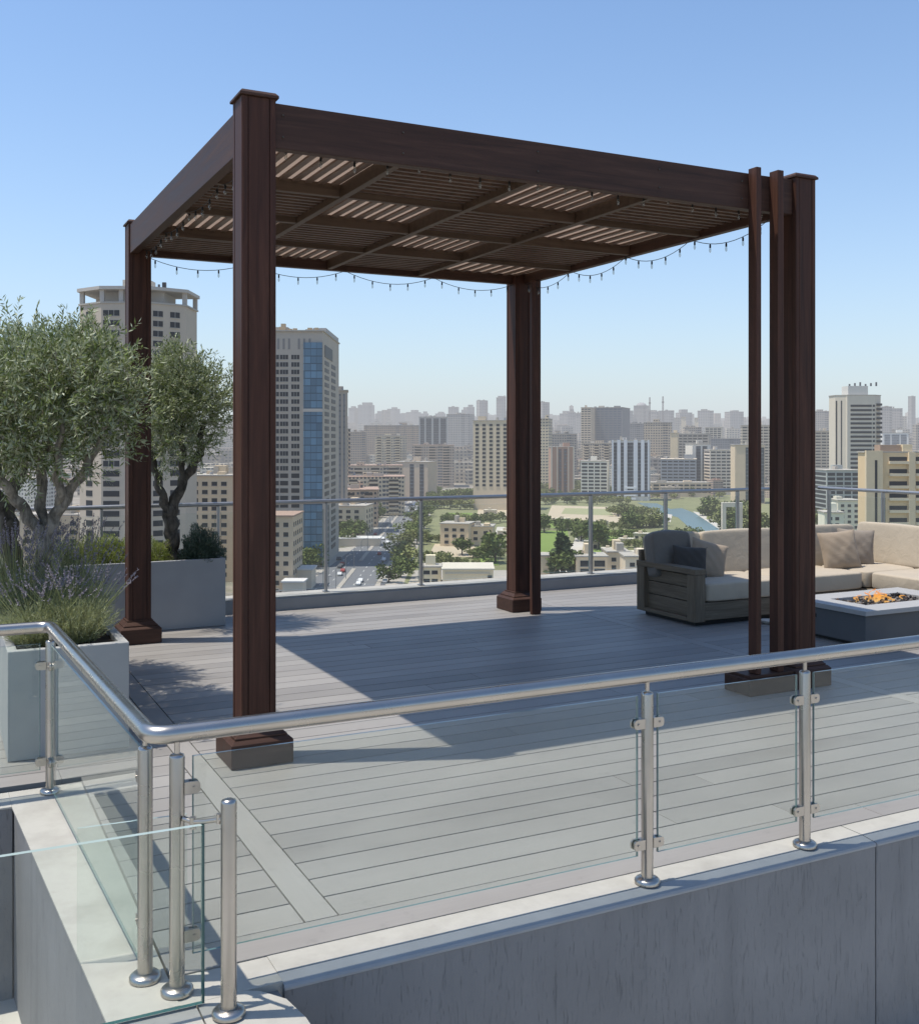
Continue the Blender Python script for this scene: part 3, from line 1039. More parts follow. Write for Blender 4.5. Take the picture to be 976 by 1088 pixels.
def olive(label, base, lobes, limbs, ntw, seed, bark, leafL=.050, twig=(.14, .32)):
    """lobes: (cx, cy, cz, rx, ry, rz) relative to base; limbs: list of (points, radii)"""
    rng = np.random.default_rng(seed)
    root = empty('olive_tree', base); tag(root, label, 'tree', 'olive trees in planters')
    t = MB()
    for pts, rad in limbs:
        P = [Vector(p) for p in pts]; Q = []; R = []
        for i in range(len(P) - 1):
            for k in range(6):
                s = k / 6
                j = .012 * math.sin(9 * (i + s) + seed)
                Q.append(P[i].lerp(P[i + 1], s) + Vector((j, -j, 0))); R.append((rad[i] * (1 - s) + rad[i + 1] * s) * (1 + .10 * math.sin(13 * (i + s) + seed)))
        Q.append(P[-1]); R.append(rad[-1])
        t.tube(Q, R, 12)
    t.build('trunk', bark, root)
    # twigs
    vol = np.array([l[3] * l[4] * l[5] for l in lobes]) ** .75; vol /= vol.sum()
    idx = rng.choice(len(lobes), ntw, p=vol)
    lb = np.array(lobes)[idx]
    d = unit(rng.normal(size=(ntw, 3))); rad = rng.uniform(.12, 1, ntw) ** .42
    tb = lb[:, :3] + d * lb[:, 3:] * rad[:, None]
    td = unit(d * .75 + np.array([0, 0, .55]) + rng.normal(size=(ntw, 3)) * .40)
    tl = rng.uniform(*twig, ntw)
    per = 20
    s = np.tile(np.linspace(.05, 1, per), (ntw, 1))
    C = tb[:, None] + td[:, None] * (s * tl[:, None])[..., None]
    C[..., 2] -= (s ** 2) * tl[:, None] * .10
    side = unit(np.cross(td, rng.normal(size=(ntw, 3))))[:, None] * np.where(np.arange(per) % 2 == 0, 1, -1)[None, :, None]
    side = side + rng.normal(size=(ntw, per, 3)) * .45
    D = unit(td[:, None] * .8 + side * .75)
    n = ntw * per
    m = leaf_mesh('leaf', C.reshape(-1, 3), D.reshape(-1, 3), rng.uniform(.7, 1.2, n) * leafL, rng.uniform(.18, .28, n) * leafL, None, rng)
    # twig stems as slim blades
    e = tb + td * tl[:, None]; e[:, 2] -= tl * .10
    sd = unit(np.cross(td, rng.normal(size=(ntw, 3)))) * .0022
    for i in range(ntw):
        m.add([tb[i] - sd[i], tb[i] + sd[i], e[i]], [(0, 1, 2)], 1)
    m.build('crown', [OLIVE, BARK], root)
    return root


# near long planter and far planter
def planter(label, x0, x1, y0, y1, h, mat, wall=.055):
    cx, cy = (x0 + x1) / 2, (y0 + y1) / 2
    r = empty('planter', (cx, cy, 0)); tag(r, label, 'planter')
    X, Y = (x1 - x0) / 2, (y1 - y0) / 2
    m = MB()
    m.box(-X, X, -Y, -Y + wall, .002, h, 0, .006); m.box(-X, X, Y - wall, Y, .002, h, 0, .006)
    m.box(-X, -X + wall, -Y + wall + .0005, Y - wall - .0005, .002, h, 0, .006); m.box(X - wall, X, -Y + wall + .0005, Y - wall - .0005, .002, h, 0, .006)
    m.build('trough', mat, r)
    rng = np.random.default_rng(int(x0 * 100)); s = MB(); nx, ny = 14, 40
    vs = [(-X + wall + (2 * X - 2 * wall) * i / nx, -Y + wall + (2 * Y - 2 * wall) * j / ny, h - .035 + rng.uniform(-.012, .012)) for i in range(nx + 1) for j in range(ny + 1)]
    s.add(vs, [(i * (ny + 1) + j, (i + 1) * (ny + 1) + j, (i + 1) * (ny + 1) + j + 1, i * (ny + 1) + j + 1) for i in range(nx) for j in range(ny)], 0, True)
    s.build('soil', SOIL, r)


planter('long pale concrete planter of lavender at the left by the handrail bend', .41, 1.10, 6.70, 9.75, .652, PLANTER)
planter('large mid grey rectangular planter behind the back left pergola post', 1.10, 2.70, 10.65, 11.22, .69, PLANTER_D, .04)


def dome(cx, cy, cz, R, H, n, seed):
    """cloud of leafy lobes with a flattish base: big centre plus lumps around"""
    rg = random.Random(seed)
    cz -= .10; R *= 1.06; H *= 1.12
    out = [(cx, cy, cz, R * .72, R * .72, H * .62)]
    for k in range(n):
        a = 2 * PI * k / n + rg.uniform(-.3, .3); rr = R * rg.uniform(.50, .66); q = rg.uniform(.26, .40)
        out.append((cx + rr * math.cos(a), cy + rr * math.sin(a), cz + H * rg.uniform(-.38, .30), R * q, R * q, H * q * 1.05))
    for k in range(4):
        a = rg.uniform(0, 6.28); out.append((cx + R * .35 * math.cos(a), cy + R * .35 * math.sin(a), cz + H * rg.uniform(.40, .58), R * .33, R * .33, H * .34))
    return out


olive('olive tree with smooth pale forked trunk nearest the viewer at the left', (.70, 7.85, .62), dome(.02, 0, 1.56, .72, .62, 9, 3),
      [([(0, 0, 0), (.01, 0, .3), (.02, 0, .62)], [.066, .056, .058]), ([(.02, 0, .58), (.12, -.05, .82), (.30, -.12, 1.12), (.42, -.15, 1.4)], [.046, .04, .032, .016]),
       ([(.02, 0, .58), (-.12, .02, .80), (-.26, .0, 1.0), (-.36, -.05, 1.35)], [.048, .04, .034, .016]), ([(.02, 0, .6), (.0, .12, .9), (.05, .2, 1.4), (.05, .2, 1.8)], [.04, .036, .03, .012]),
       ([(.12, -.05, .82), (.08, -.2, 1.1), (.1, -.3, 1.4)], [.035, .028, .012])], 1850, 11, BARK)
olive('olive tree with darker trunk cut by the left edge of the photo', (.60, 9.0, .62), dome(-.08, 0, 1.60, .66, .60, 8, 8),
      [([(0, 0, 0), (-.02, 0, .35), (-.06, 0, .75)], [.088, .078, .066]), ([(-.06, 0, .7), (-.2, .03, 1.0), (-.3, 0, 1.35)], [.058, .045, .02]), ([(-.06, 0, .7), (.05, .05, 1.05), (.15, 0, 1.4)], [.05, .04, .02])], 1300, 12, BARK_D)
olive('olive tree with twisting dark trunk in the far grey planter', (2.20, 10.92, .66), dome(.10, 0, 1.56, .54, .66, 8, 5),
      [([(0, 0, 0), (.02, 0, .25), (-.01, 0, .5)], [.085, .072, .072]), ([(-.01, 0, .46), (-.1, 0, .72), (-.16, .02, .98), (-.3, .05, 1.4)], [.05, .042, .036, .015]),
       ([(-.01, 0, .46), (.12, 0, .8), (.28, 0, 1.05), (.34, 0, 1.45)], [.06, .05, .045, .02]), ([(.12, 0, .8), (.14, .06, 1.15), (.10, .1, 1.6)], [.034, .03, .012]), ([(.28, 0, 1.05), (.42, -.03, 1.3)], [.03, .012])], 1250, 13, BARK_D)

LAV_G = leaf_mat('lavender_foliage', (.285, .305, .135), (.33, .345, .21), .45, .6, .3)
LAV_P = leaf_mat('lavender_flower', (.21, .185, .215), (.26, .235, .26), .4, .8, .1)
SHR_Y = leaf_mat('yellow_green_shrub_leaf', (.20, .235, .045), (.25, .28, .09), .4, .5, .3)
SHR_D = leaf_mat('rosemary_leaf', (.055, .085, .05), (.10, .13, .095), .4, .6, .15)
SHR_G = leaf_mat('grey_green_shrub_leaf', (.15, .18, .085), (.21, .24, .15), .4, .55, .2)


def lavender(label, x, y, z, R, H, seed, nst=420, nsp=60, green=None):
    rng = np.random.default_rng(seed)
    root = empty('lavender', (x, y, z)); tag(root, label, 'lavender', 'lavender bushes in the near planter')
    az = rng.uniform(0, 2 * PI, nst); sp = rng.uniform(0, 1, nst) ** .6
    b = np.stack([np.cos(az) * R * .35 * sp, np.sin(az) * R * .35 * sp, np.zeros(nst)], 1)
    d = unit(np.stack([np.cos(az) * sp * R * 1.0, np.sin(az) * sp * R * 1.0, np.full(nst, H)], 1) + rng.normal(size=(nst, 3)) * .05)
    ln = H * rng.uniform(.6, 1.0, nst)
    per = 26; s = np.tile(np.linspace(.08, 1, per), (nst, 1))
    C = b[:, None] + d[:, None] * (s * ln[:, None])[..., None]
    D = unit(d[:, None] * 1.0 + rng.normal(size=(nst, per, 3)) * .42)
    n = nst * per
    m = leaf_mesh('f', C.reshape(-1, 3), D.reshape(-1, 3), rng.uniform(.018, .036, n), rng.uniform(.0028, .0045, n), None, rng)
    m.build('foliage', green or LAV_G, root)
    # flower stalks
    m = MB(); az = rng.uniform(0, 2 * PI, nsp); sp = rng.uniform(.1, 1, nsp) ** .6
    cen = []; dr = []
    for i in range(nsp):
        dv = Vector((math.cos(az[i]) * sp[i] * R * 1.15, math.sin(az[i]) * sp[i] * R * 1.15, H)).normalized()
        b0 = Vector((math.cos(az[i]) * R * .3 * sp[i], math.sin(az[i]) * R * .3 * sp[i], H * .4)); L = H * rng.uniform(.85, 1.25)
        tip = b0 + dv * L
        m.tube([b0, b0.lerp(tip, .5) + Vector((0, 0, -.01)), tip], .0016, 3, 1, False)
        k = rng.integers(16, 34); q = rng.uniform(0, 1, k)
        cc = np.array(tip)[None] + np.array(dv)[None] * (q * .085)[:, None]; cen.append(cc); dr.append(unit(np.array(dv)[None] * .8 + rng.normal(size=(k, 3)) * .6))
    C = np.concatenate(cen); D = np.concatenate(dr); n = len(C)
    l = leaf_mesh('l', C, D, rng.uniform(.008, .015, n), rng.uniform(.006, .009, n), None, rng)
    m.add(l.v, l.f, 0)
    m.build('flower_stalks', [LAV_P, LAV_G], root)


for i, (x, y, R, H, lab) in enumerate([
        (.82, 7.02, .27, .30, 'fresh green lavender clump at the front right corner of the near planter'),
        (.60, 7.04, .29, .28, 'lavender clump spilling over the left front of the near planter'),
        (.88, 7.48, .24, .36, 'lavender with tall flower stalks leaning out past the right planter edge'),
        (.52, 7.62, .30, .42, 'greyish lavender with many purple spikes left of the olive trunk'),
        (.92, 8.15, .25, .42, 'purple lavender just right behind the pale olive trunk'),
        (.55, 8.35, .32, .46, 'tall purple grey lavender between the two olive trunks')]):
    lavender(lab, x, y, .61, R, H, 40 + i, 640 if i < 3 else 330, [60, 60, 60, 90, 70, 90][i], LAV_G if i < 3 else SHR_G)


def shrub(label, x, y, z, R, H, seed, mat, n=5200, leaf=(.018, .03)):
    rng = np.random.default_rng(seed)
    root = empty('shrub', (x, y, z)); tag(root, label, 'shrub', 'shrubs in the far planter')
    d = unit(rng.normal(size=(n, 3))); d[:, 2] = np.abs(d[:, 2]); r = rng.uniform(.1, 1, n) ** .4
    lump = 1 + .22 * np.sin(5 * d[:, 0] + seed) * np.sin(4 * d[:, 1] + 2 * seed) + .12 * np.sin(11 * d[:, 2] + 7 * d[:, 0])
    C = d * np.array([R, R * .9, H]) * (r * lump)[:, None]
    D = unit(d * .6 + np.array([0, 0, .7]) + rng.normal(size=(n, 3)) * .5)
    m = leaf_mesh('s', C, D, rng.uniform(*leaf, n), rng.uniform(.35, .5, n) * leaf[0] * .8, None, rng)
    st = MB()
    for k in range(10):
        a = k * .63; st.tube([(0, 0, 0), (R * .3 * math.cos(a), R * .3 * math.sin(a), H * .4), (R * .6 * math.cos(a), R * .55 * math.sin(a), H * .7)], [.006, .005, .003], 5)
    m.build('foliage', mat, root); st.build('stems', BARK, root)


yp = 10.9
for i, (px, R, H, mt, lab, nn, lf) in enumerate([
        (70, .20, .26, SHR_G, 'grey green shrub at the far left of the far planter', 5000, (.02, .035)),
        (100, .24, .30, SHR_Y, 'yellow green shrub left of the back left pergola post', 6500, (.02, .034)),
        (127, .20, .27, SHR_Y, 'bright leafy shrub directly beside the back left pergola post', 5200, (.02, .034)),
        (166, .17, .24, SHR_Y, 'small yellow green shrub at the foot of the far olive trunk', 4200, (.018, .03)),
        (213, .23, .34, SHR_D, 'dark green rosemary bush at the right end of the far planter', 9000, (.022, .036))]):
    shrub(lab, inv_x(px, yp), yp - .02, .65, R, H, 70 + i, mt, nn, lf)

# ================================================================== CITY
CROT = YAW - PI / 2


def tz(u, v):
    t = min(max((v - 1250) / 3200, 0), 1)
    s = t ** 1.15 * (1.0 - .10 * math.exp(-((u + 500) / 700) ** 2))
    bump = (math.sin(u * .0021 + 1.3) * 9 + math.sin(u * .0057 + v * .001) * 5) * t
    return GROUND + 128 * s + bump


def city_mat(name, color, rough=.8, noise=.2, nscale=.05, spec=.25, fine=1.0):
    m, nt, out = new_mat(name); g = G(nt)
    f = g.noise(g.pos(), nscale, 5, .6); f2 = g.noise(g.pos(), fine, 4)
    k = g.math('ADD', g.math('MULTIPLY', f, .6), g.math('MULTIPLY', f2, .4))
    c = g.mix(k, tuple(x * (1 - noise) for x in color), tuple(x * (1 + noise) for x in color))
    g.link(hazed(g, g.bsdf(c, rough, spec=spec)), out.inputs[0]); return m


_fac = {}


def facade(wall, win=(.05, .06, .075), px=3.2, pz=3.3, wx=(.22, .78), wz=(.3, .78), var=.25, vary=0.0):
    key = (wall, win, px, pz, wx, wz, var, vary)
    if key in _fac: return _fac[key]
    m, nt, out = new_mat('facade'); g = G(nt)
    ob = g.n('ShaderNodeTexCoord'); s = g.n('ShaderNodeSeparateXYZ'); g.link(ob.outputs['Object'], s.inputs[0])
    nn = g.n('ShaderNodeSeparateXYZ'); g.link(ob.outputs['Normal'], nn.inputs[0])
    ax = g.math('GREATER_THAN', g.math('ABSOLUTE', nn.outputs[0]), .7)
    hz = g.math('LESS_THAN', g.math('ABSOLUTE', nn.outputs[2]), .5)
    h = g.math('ADD', g.math('MULTIPLY', s.outputs[1], ax), g.math('MULTIPLY', s.outputs[0], g.math('SUBTRACT', 1., ax)))
    hx = g.math('DIVIDE', h, px); hzv = g.math('DIVIDE', s.outputs[2], pz)
    fx, fz = g.math('FRACT', hx), g.math('FRACT', hzv)
    def rng(f, a, b): return g.math('MULTIPLY', g.math('GREATER_THAN', f, a), g.math('LESS_THAN', f, b))
    mask = g.math('MULTIPLY', g.math('MULTIPLY', rng(fx, *wx), rng(fz, *wz)), hz)
    wc_ = g.n('ShaderNodeTexWhiteNoise', noise_dimensions='1D'); g.link(g.math('FLOOR', hx), wc_.inputs['W'])
    m2 = g.math('MULTIPLY', g.math('MULTIPLY', rng(fx, .04, .96), rng(fz, .42, .90)), g.math('MULTIPLY', hz, g.math('GREATER_THAN', wc_.outputs['Value'], .66)))
    if wx[1] - wx[0] < .7: mask = g.math('MAXIMUM', mask, m2)
    cell = g.n('ShaderNodeCombineXYZ'); g.link(g.math('FLOOR', hx), cell.inputs[0]); g.link(g.math('FLOOR', hzv), cell.inputs[1]); g.link(ax, cell.inputs[2])
    wn_ = g.n('ShaderNodeTexWhiteNoise'); g.link(cell.outputs[0], wn_.inputs['Vector'])
    dirt_veil = g.noise(g.pos((.12, .12, .03)), 1.0, 5)
    wc = wall
    if vary:
        r = g.n('ShaderNodeNewGeometry').outputs['Random Per Island']
        oi = g.n('ShaderNodeObjectInfo').outputs['Random']
        rr = g.math('FRACT', g.math('ADD', r, oi))
        wc = g.ramp(rr, [(0., tuple(x * .62 for x in wall)), (.3, wall), (.55, tuple(min(.6, x * 1.25) for x in wall)), (.8, (wall[0] * 1.1, wall[1] * .92, wall[2] * .80)), (1., (wall[0] * .75, wall[1] * .80, wall[2] * .92))])
        a = g.mix(dirt_veil, (.68, .68, .68), (1.22, 1.22, 1.22)); wc = g.mix(1.0, wc, a, 'MULTIPLY')
    else:
        wc = g.mix(dirt_veil, tuple(x * .8 for x in wall), tuple(min(1, x * 1.12) for x in wall))
    gc = g.mix(wn_.outputs['Value'], tuple(x * (1 - var) for x in win), tuple(x * (1 + 3 * var) for x in win))
    col = g.mix(mask, wc, gc)
    rough = g.math('SUBTRACT', .85, g.math('MULTIPLY', mask, .5))
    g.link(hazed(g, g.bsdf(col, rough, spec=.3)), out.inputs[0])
    _fac[key] = m
    return m


_cm = {}


def cmat(col, rough=.8, spec=.25, noise=.14, ns=.15):
    k = (col, rough, spec)
    if k not in _cm: _cm[k] = city_mat('render', col, rough, noise, ns, spec, 1.3)
    return _cm[k]


DGLASS = cmat((.030, .033, .038), .5, .20)
ROOF_L = cmat((.40, .37, .32)); ROOF_T = cmat((.36, .25, .19)); HUT = cmat((.46, .41, .34))

# ---- ground
def ground():
    us = np.unique(np.concatenate([np.linspace(-9000, -1500, 12), np.linspace(-1500, 1500, 41), np.linspace(1500, 9000, 12)]))
    vs = np.unique(np.concatenate([np.linspace(-6000, 0, 6), np.linspace(0, 1250, 8), np.linspace(1250, 5000, 40), np.linspace(5000, 16000, 9)]))
    P = [(*city(u, v), tz(u, v)) for u in us for v in vs]
    n = len(vs)
    F = [(i * n + j, (i + 1) * n + j, (i + 1) * n + j + 1, i * n + j + 1) for i in range(len(us) - 1) for j in range(n - 1)]
    m, nt, out = new_mat('city_ground'); g = G(nt)
    a = g.noise(g.pos(), .012, 6, .65); b = g.noise(g.pos(), .09, 5)
    c = g.ramp(b, [(.35, (.19, .17, .145)), (.55, (.29, .26, .22)), (.7, (.36, .33, .28))])
    c = g.mix(g.ramp(a, [(.5, 0.), (.62, .8)]), c, (.075, .09, .05))
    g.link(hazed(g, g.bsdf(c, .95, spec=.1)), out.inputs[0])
    o = MB().add(P, F, 0, True).build('ground', m); tag(o, kind='structure')


ground()


def sheet(name, poly, dz, mat, uv=True, z=GROUND):
    m = MB(); pts = [(*city(*p), z + dz) for p in poly]
    m.add(pts, [tuple(range(len(pts)))]); o = m.build(name, mat); return tag(o, kind='structure')


def pxpoly(pts): return [gnd(*p) for p in pts]


ASPH = city_mat('city_asphalt', (.155, .158, .165), .85, .18, .03)
PAVE = city_mat('city_pavement', (.36, .33, .285), .9, .2, .05)
LAWN = city_mat('park_lawn', (.17, .235, .055), .95, .3, .02)
SAND = city_mat('sandy_court', (.46, .385, .275), .95, .12, .02)
HEDGE = city_mat('hedge_ground', (.195, .20, .10), .95, .45, .05)
WATER = city_mat('canal_water', (.12, .18, .185), .3, .12, .03, .3)
QUAY = city_mat('pale_quay', (.50, .46, .40), .9, .15, .05)
LINE = city_mat('road_paint', (.62, .62, .58), .8, .1, .2)

sheet('avenue_pavement', [(-70, 120), (-22, 120), (-22, 1500), (-56, 1500), (-56, 560), (-70, 540)], .06, PAVE)
sheet('avenue_road', [(-60, 120), (-33, 120), (-33, 1500), (-52, 1500), (-52, 640), (-60, 420)], .12, ASPH)
sheet('side_road', [(-240, 468), (-60.2, 468), (-60.2, 486), (-240, 486)], .115, ASPH)
o = MB()
for v0, v1 in ((120, 462), (492, 900), (920, 1480)):
    q = [(*city(u, v), z) for z in (GROUND + .13, GROUND + .32) for (u, v) in ((-47.2, v0), (-45.4, v0), (-45.4, v1), (-47.2, v1))]
    o.add(q, [(4, 5, 6, 7), (0, 1, 5, 4), (1, 2, 6, 5), (2, 3, 7, 6), (3, 0, 4, 7)])
tag(o.build('median_strip', PAVE), kind='structure')
m = MB()
for v in range(340, 1200, 14):
    for u in (-54.6, -51.0, -41.4, -37.2):
        if u < -52 and v > 600: continue
        m.add([(*city(a, b), GROUND + .135) for a, b in ((u - .12, v), (u + .12, v), (u + .12, v + 5), (u - .12, v + 5))], [(0, 1, 2, 3)])
tag(m.build('lane_markings', LINE), kind='structure')

# park floor and its parts
sheet('park_ground', [(-22, 300), (260, 300), (430, 1000), (430, 1180), (-22, 1180)], .05, HEDGE)
for nm, pts, mt, dz in [
        ('sandy_court', [(454, 592), (508, 592), (503, 578), (462, 578)], SAND, .10),
        ('lawn', [(500, 601), (530, 601), (528, 593), (503, 593)], LAWN, .11),
        ('lawn', [(566, 589), (606, 589), (603, 564), (572, 564)], LAWN, .10),
        ('lawn', [(612, 590), (640, 590), (636, 572), (614, 572)], LAWN, .10),
        ('lawn', [(640, 577), (690, 577), (682, 563), (640, 563)], LAWN, .11),
        ('lawn', [(470, 553), (500, 553), (502, 545), (476, 545)], LAWN, .10),
        ('lawn', [(572, 561), (604, 561), (602, 554), (574, 554)], LAWN, .10),
        ('sandy_court', [(580, 552), (668, 556), (655, 539), (586, 537)], SAND, .10),
        ('court_green', [(596, 546), (652, 548), (646, 541), (600, 540)], cmat((.30, .30, .16)), .14),
        ('sandy_path', [(519, 586), (531, 586), (536, 560), (528, 560)], QUAY, .12),
        ('sandy_path', [(603, 590), (618, 590), (622, 563), (615, 563)], QUAY, .12),
        ('sandy_yard', [(430, 628), (700, 640), (690, 600), (610, 603), (560, 606), (440, 606)], PAVE, .08),
        ('parking_yard', [(436, 625), (470, 625), (474, 604), (448, 604)], PAVE, .13),
        ('sandy_court', [(506, 549), (560, 549), (556, 541), (508, 541)], SAND, .10),
        ('quay', [(688, 553), (712, 555), (714, 547), (690, 544)], QUAY, .16),
        ('canal', [(738, 566), (769, 566), (738, 545.5), (724, 540), (712, 541), (698, 535), (676, 534), (696, 543), (720, 550)], WATER, .14),
        ('quay', [(769, 566), (777, 566), (744, 545), (736, 543.5), (738, 545.5)], QUAY, .15)]:
    sheet(nm, pxpoly(pts), dz, mt)

# ---- building maker
WINM = {}


def win_mesh(w, h, mull=0):
    k = (round(w, 2), round(h, 2), mull)
    if k not in WINM:
        m = MB().box(-w / 2, w / 2, -.10, .02, 0, h, 0)
        for q in range(mull):
            x = -w / 2 + w * (q + 1) / (mull + 1); m.box(x - .07, x + .07, -.16, -.101, 0, h, 1)
        m.box(-w / 2 - .12, w / 2 + .12, -.30, .0, -.22, -.005, 1)
        WINM[k] = m.mesh('window', [DGLASS, cmat((.40, .38, .34))])
    return WINM[k]


def house(name, label, px0, px1, top, v, depth=18, wall=(.34, .30, .25), style='tex', cat=None, roof=None, clutter=7, base=None, group=None, win=(.05, .058, .07), opt=None, seed=None):
    opt = opt or {}
    rg = random.Random(seed if seed is not None else int(px0 * 7 + top * 3 + v))
    u0, u1 = lat(px0, v), lat(px1, v); w = u1 - u0; uc = (u0 + u1) / 2
    zb = (tz(uc, v) if base is None else base) - 2.0
    H = elev(top, v) - zb
    x, y = city(uc, v); fp0 = opt.get('foot')
    root = empty(name, (x, y, zb), CROT + opt.get('rot', 0 if (fp0 or style in ('none',) or name == 'park_hall' or v < 480) else rg.choice([-.34, -.22, -.12, 0, .1]))); tag(root, label, cat or {'apartment_block': 'apartments', 'office_tower': 'tower', 'villa': 'house', 'office_block': 'office'}.get(name, 'building'), group)
    W = w / 2
    sd = 1 if uc < 0 else -1                   # side that faces the view axis
    pz = opt.get('pz', 3.3); px = opt.get('px', 3.2)
    wall = (min(.75, wall[0] * 1.05), wall[1] * .975, wall[2] * .875)
    if style == 'tex':
        fm = facade(wall, win, px, pz, opt.get('wx', (.22, .78)), opt.get('wz', (.3, .78)))
    else: fm = cmat(wall)
    fp = opt.get('foot')
    m = MB()
    if fp: m.prism([(p[0] * W, p[1] * depth) for p in fp], 0, H, 0)
    else: m.box(-W, W, 0, depth, 0, H)
    m.build('wall', fm, root)
    nf = int((H - opt.get('ground', 3)) / pz)
    if style == 'win':
        cols = opt['cols']; ww = opt.get('ww', 2.0); wh = opt.get('wh', 1.7); mull = opt.get('mull', 0)
        rows = opt.get('rows', 99)
        me = win_mesh(ww, wh, mull); cnt = 0
        for r_ in range(nf):
            z = H - opt.get('drop', 2.2) - wh - r_ * pz
            if z < 1 or r_ >= rows: break
            for c in cols:
                if cnt < 100: part('window', me, root, (c * W, 0, z)); cnt += 1
            for c in opt.get('side', ()):
                if cnt < 100: part('window', me, root, (sd * W, c * depth, z), rz=sd * PI / 2); cnt += 1
    if style == 'band':
        bh = opt.get('bh', 1.7); bm = opt.get('bmat', DGLASS)
        a, b = opt.get('span', (-.94, .94)); s0, s1 = opt.get('sspan', (.06, .94))
        for r_ in range(min(nf, 48)):
            z = H - opt.get('drop', 1.6) - bh - r_ * pz
            if z < 1: break
            q = MB().box(a * W, b * W, -.12, .05, z, z + bh)
            if opt.get('sides', True):
                q.box(*sorted((sd * (W + .12), sd * (W - .05))), s0 * depth, s1 * depth, z, z + bh)
            nm_ = opt.get('mull', int(w / 6.5))
            for k in range(nm_):
                xx = (a + (b - a) * (k + 1) / (nm_ + 1)) * W; q.box(xx - .45, xx + .45, -.3, -.121, z - .01, z + bh + .01, 1)
            q.build('window_band', [bm, fm], root)
    if style == 'fins':
        for c in opt['dark']:
            MB().box(c[0] * W, c[1] * W, -.15, .1, opt.get('z0', 3), H - opt.get('drop', 2)).build('glass_strip', facade(opt.get('strip', (.05, .055, .065)), (.10, .11, .12), 1.6, pz, (.1, .9), (.0, .35)), root)
        for c in opt.get('fin', ()):
            MB().box(c[0] * W, c[1] * W, -1.1, -.16, opt.get('z0', 3), H + .6).build('fin', cmat(opt.get('fcol', wall)), root)
    if opt.get('balc'):
        for (a, b) in opt['balc']:
            for r_ in range(min(nf, 16)):
                z = H - 3.4 - r_ * pz
                if z < 1: break
                q = MB().box(a * W, b * W, -1.3, -.01, z - 1.2, z - .05, 0)
                q.build('balcony', cmat(opt.get('bcol', wall)), root)
                MB().box(a * W + .3, b * W - .3, -.06, .03, z, z + 1.7).build('window', DGLASS, root)
    # roof
    rf = MB()
    pr = [(p[0] * W, p[1] * depth) for p in fp] if fp else [(-W, 0), (W, 0), (W, depth), (-W, depth)]
    n = len(pr); cx = sum(p[0] for p in pr) / n; cy = sum(p[1] for p in pr) / n
    k0 = 1 + .5 / max(W, 1)
    rf.prism([(cx + (p[0] - cx) * k0, cy + (p[1] - cy) * k0) for p in pr], H + .01, H + .55)
    ro = rf.build('roof', roof or ROOF_L, root)
    if name == 'high_rise' and w > 14 and rg.random() < .8:
        f_ = rg.uniform(.35, .7); o_ = rg.uniform(-.25, .25) * W
        MB().box(o_ - W * f_, o_ + W * f_, depth * .2, depth * .8, H + .56, H + rg.uniform(4, 9)).build('crown_block', fm, root)
    for k in range(clutter):
        a, b, h = rg.uniform(.7, max(1.6, w * .10)) * (1.6 if k == 0 else 1), rg.uniform(.8, 3.4), rg.uniform(1.0, 3.4) * (1.3 if k == 0 else 1)
        xx, yy = rg.uniform(-W + a, W - a) * .8, rg.uniform(.15, .85) * depth
        if k % 3 == 2: MB().cyl(xx, yy, H + .56, H + .56 + h * .7, a * .45, 10).build('water_tank', cmat((.36, .36, .36)), ro)
        else: MB().box(xx - a, xx + a, yy - b, yy + b, H + .56, H + .56 + h, 0).build('roof_hut', HUT if k % 2 else fm, ro)
    return root, H, W, depth


CREAM = (.62, .535, .41); BEIGE_W = (.54, .47, .375); GREYB = (.45, .43, .39); WHITE = (.74, .72, .67); BROWN = (.36, .295, .235); SAGE = (.45, .45, .40); SLATE = (.19, .205, .235)
H_ = house

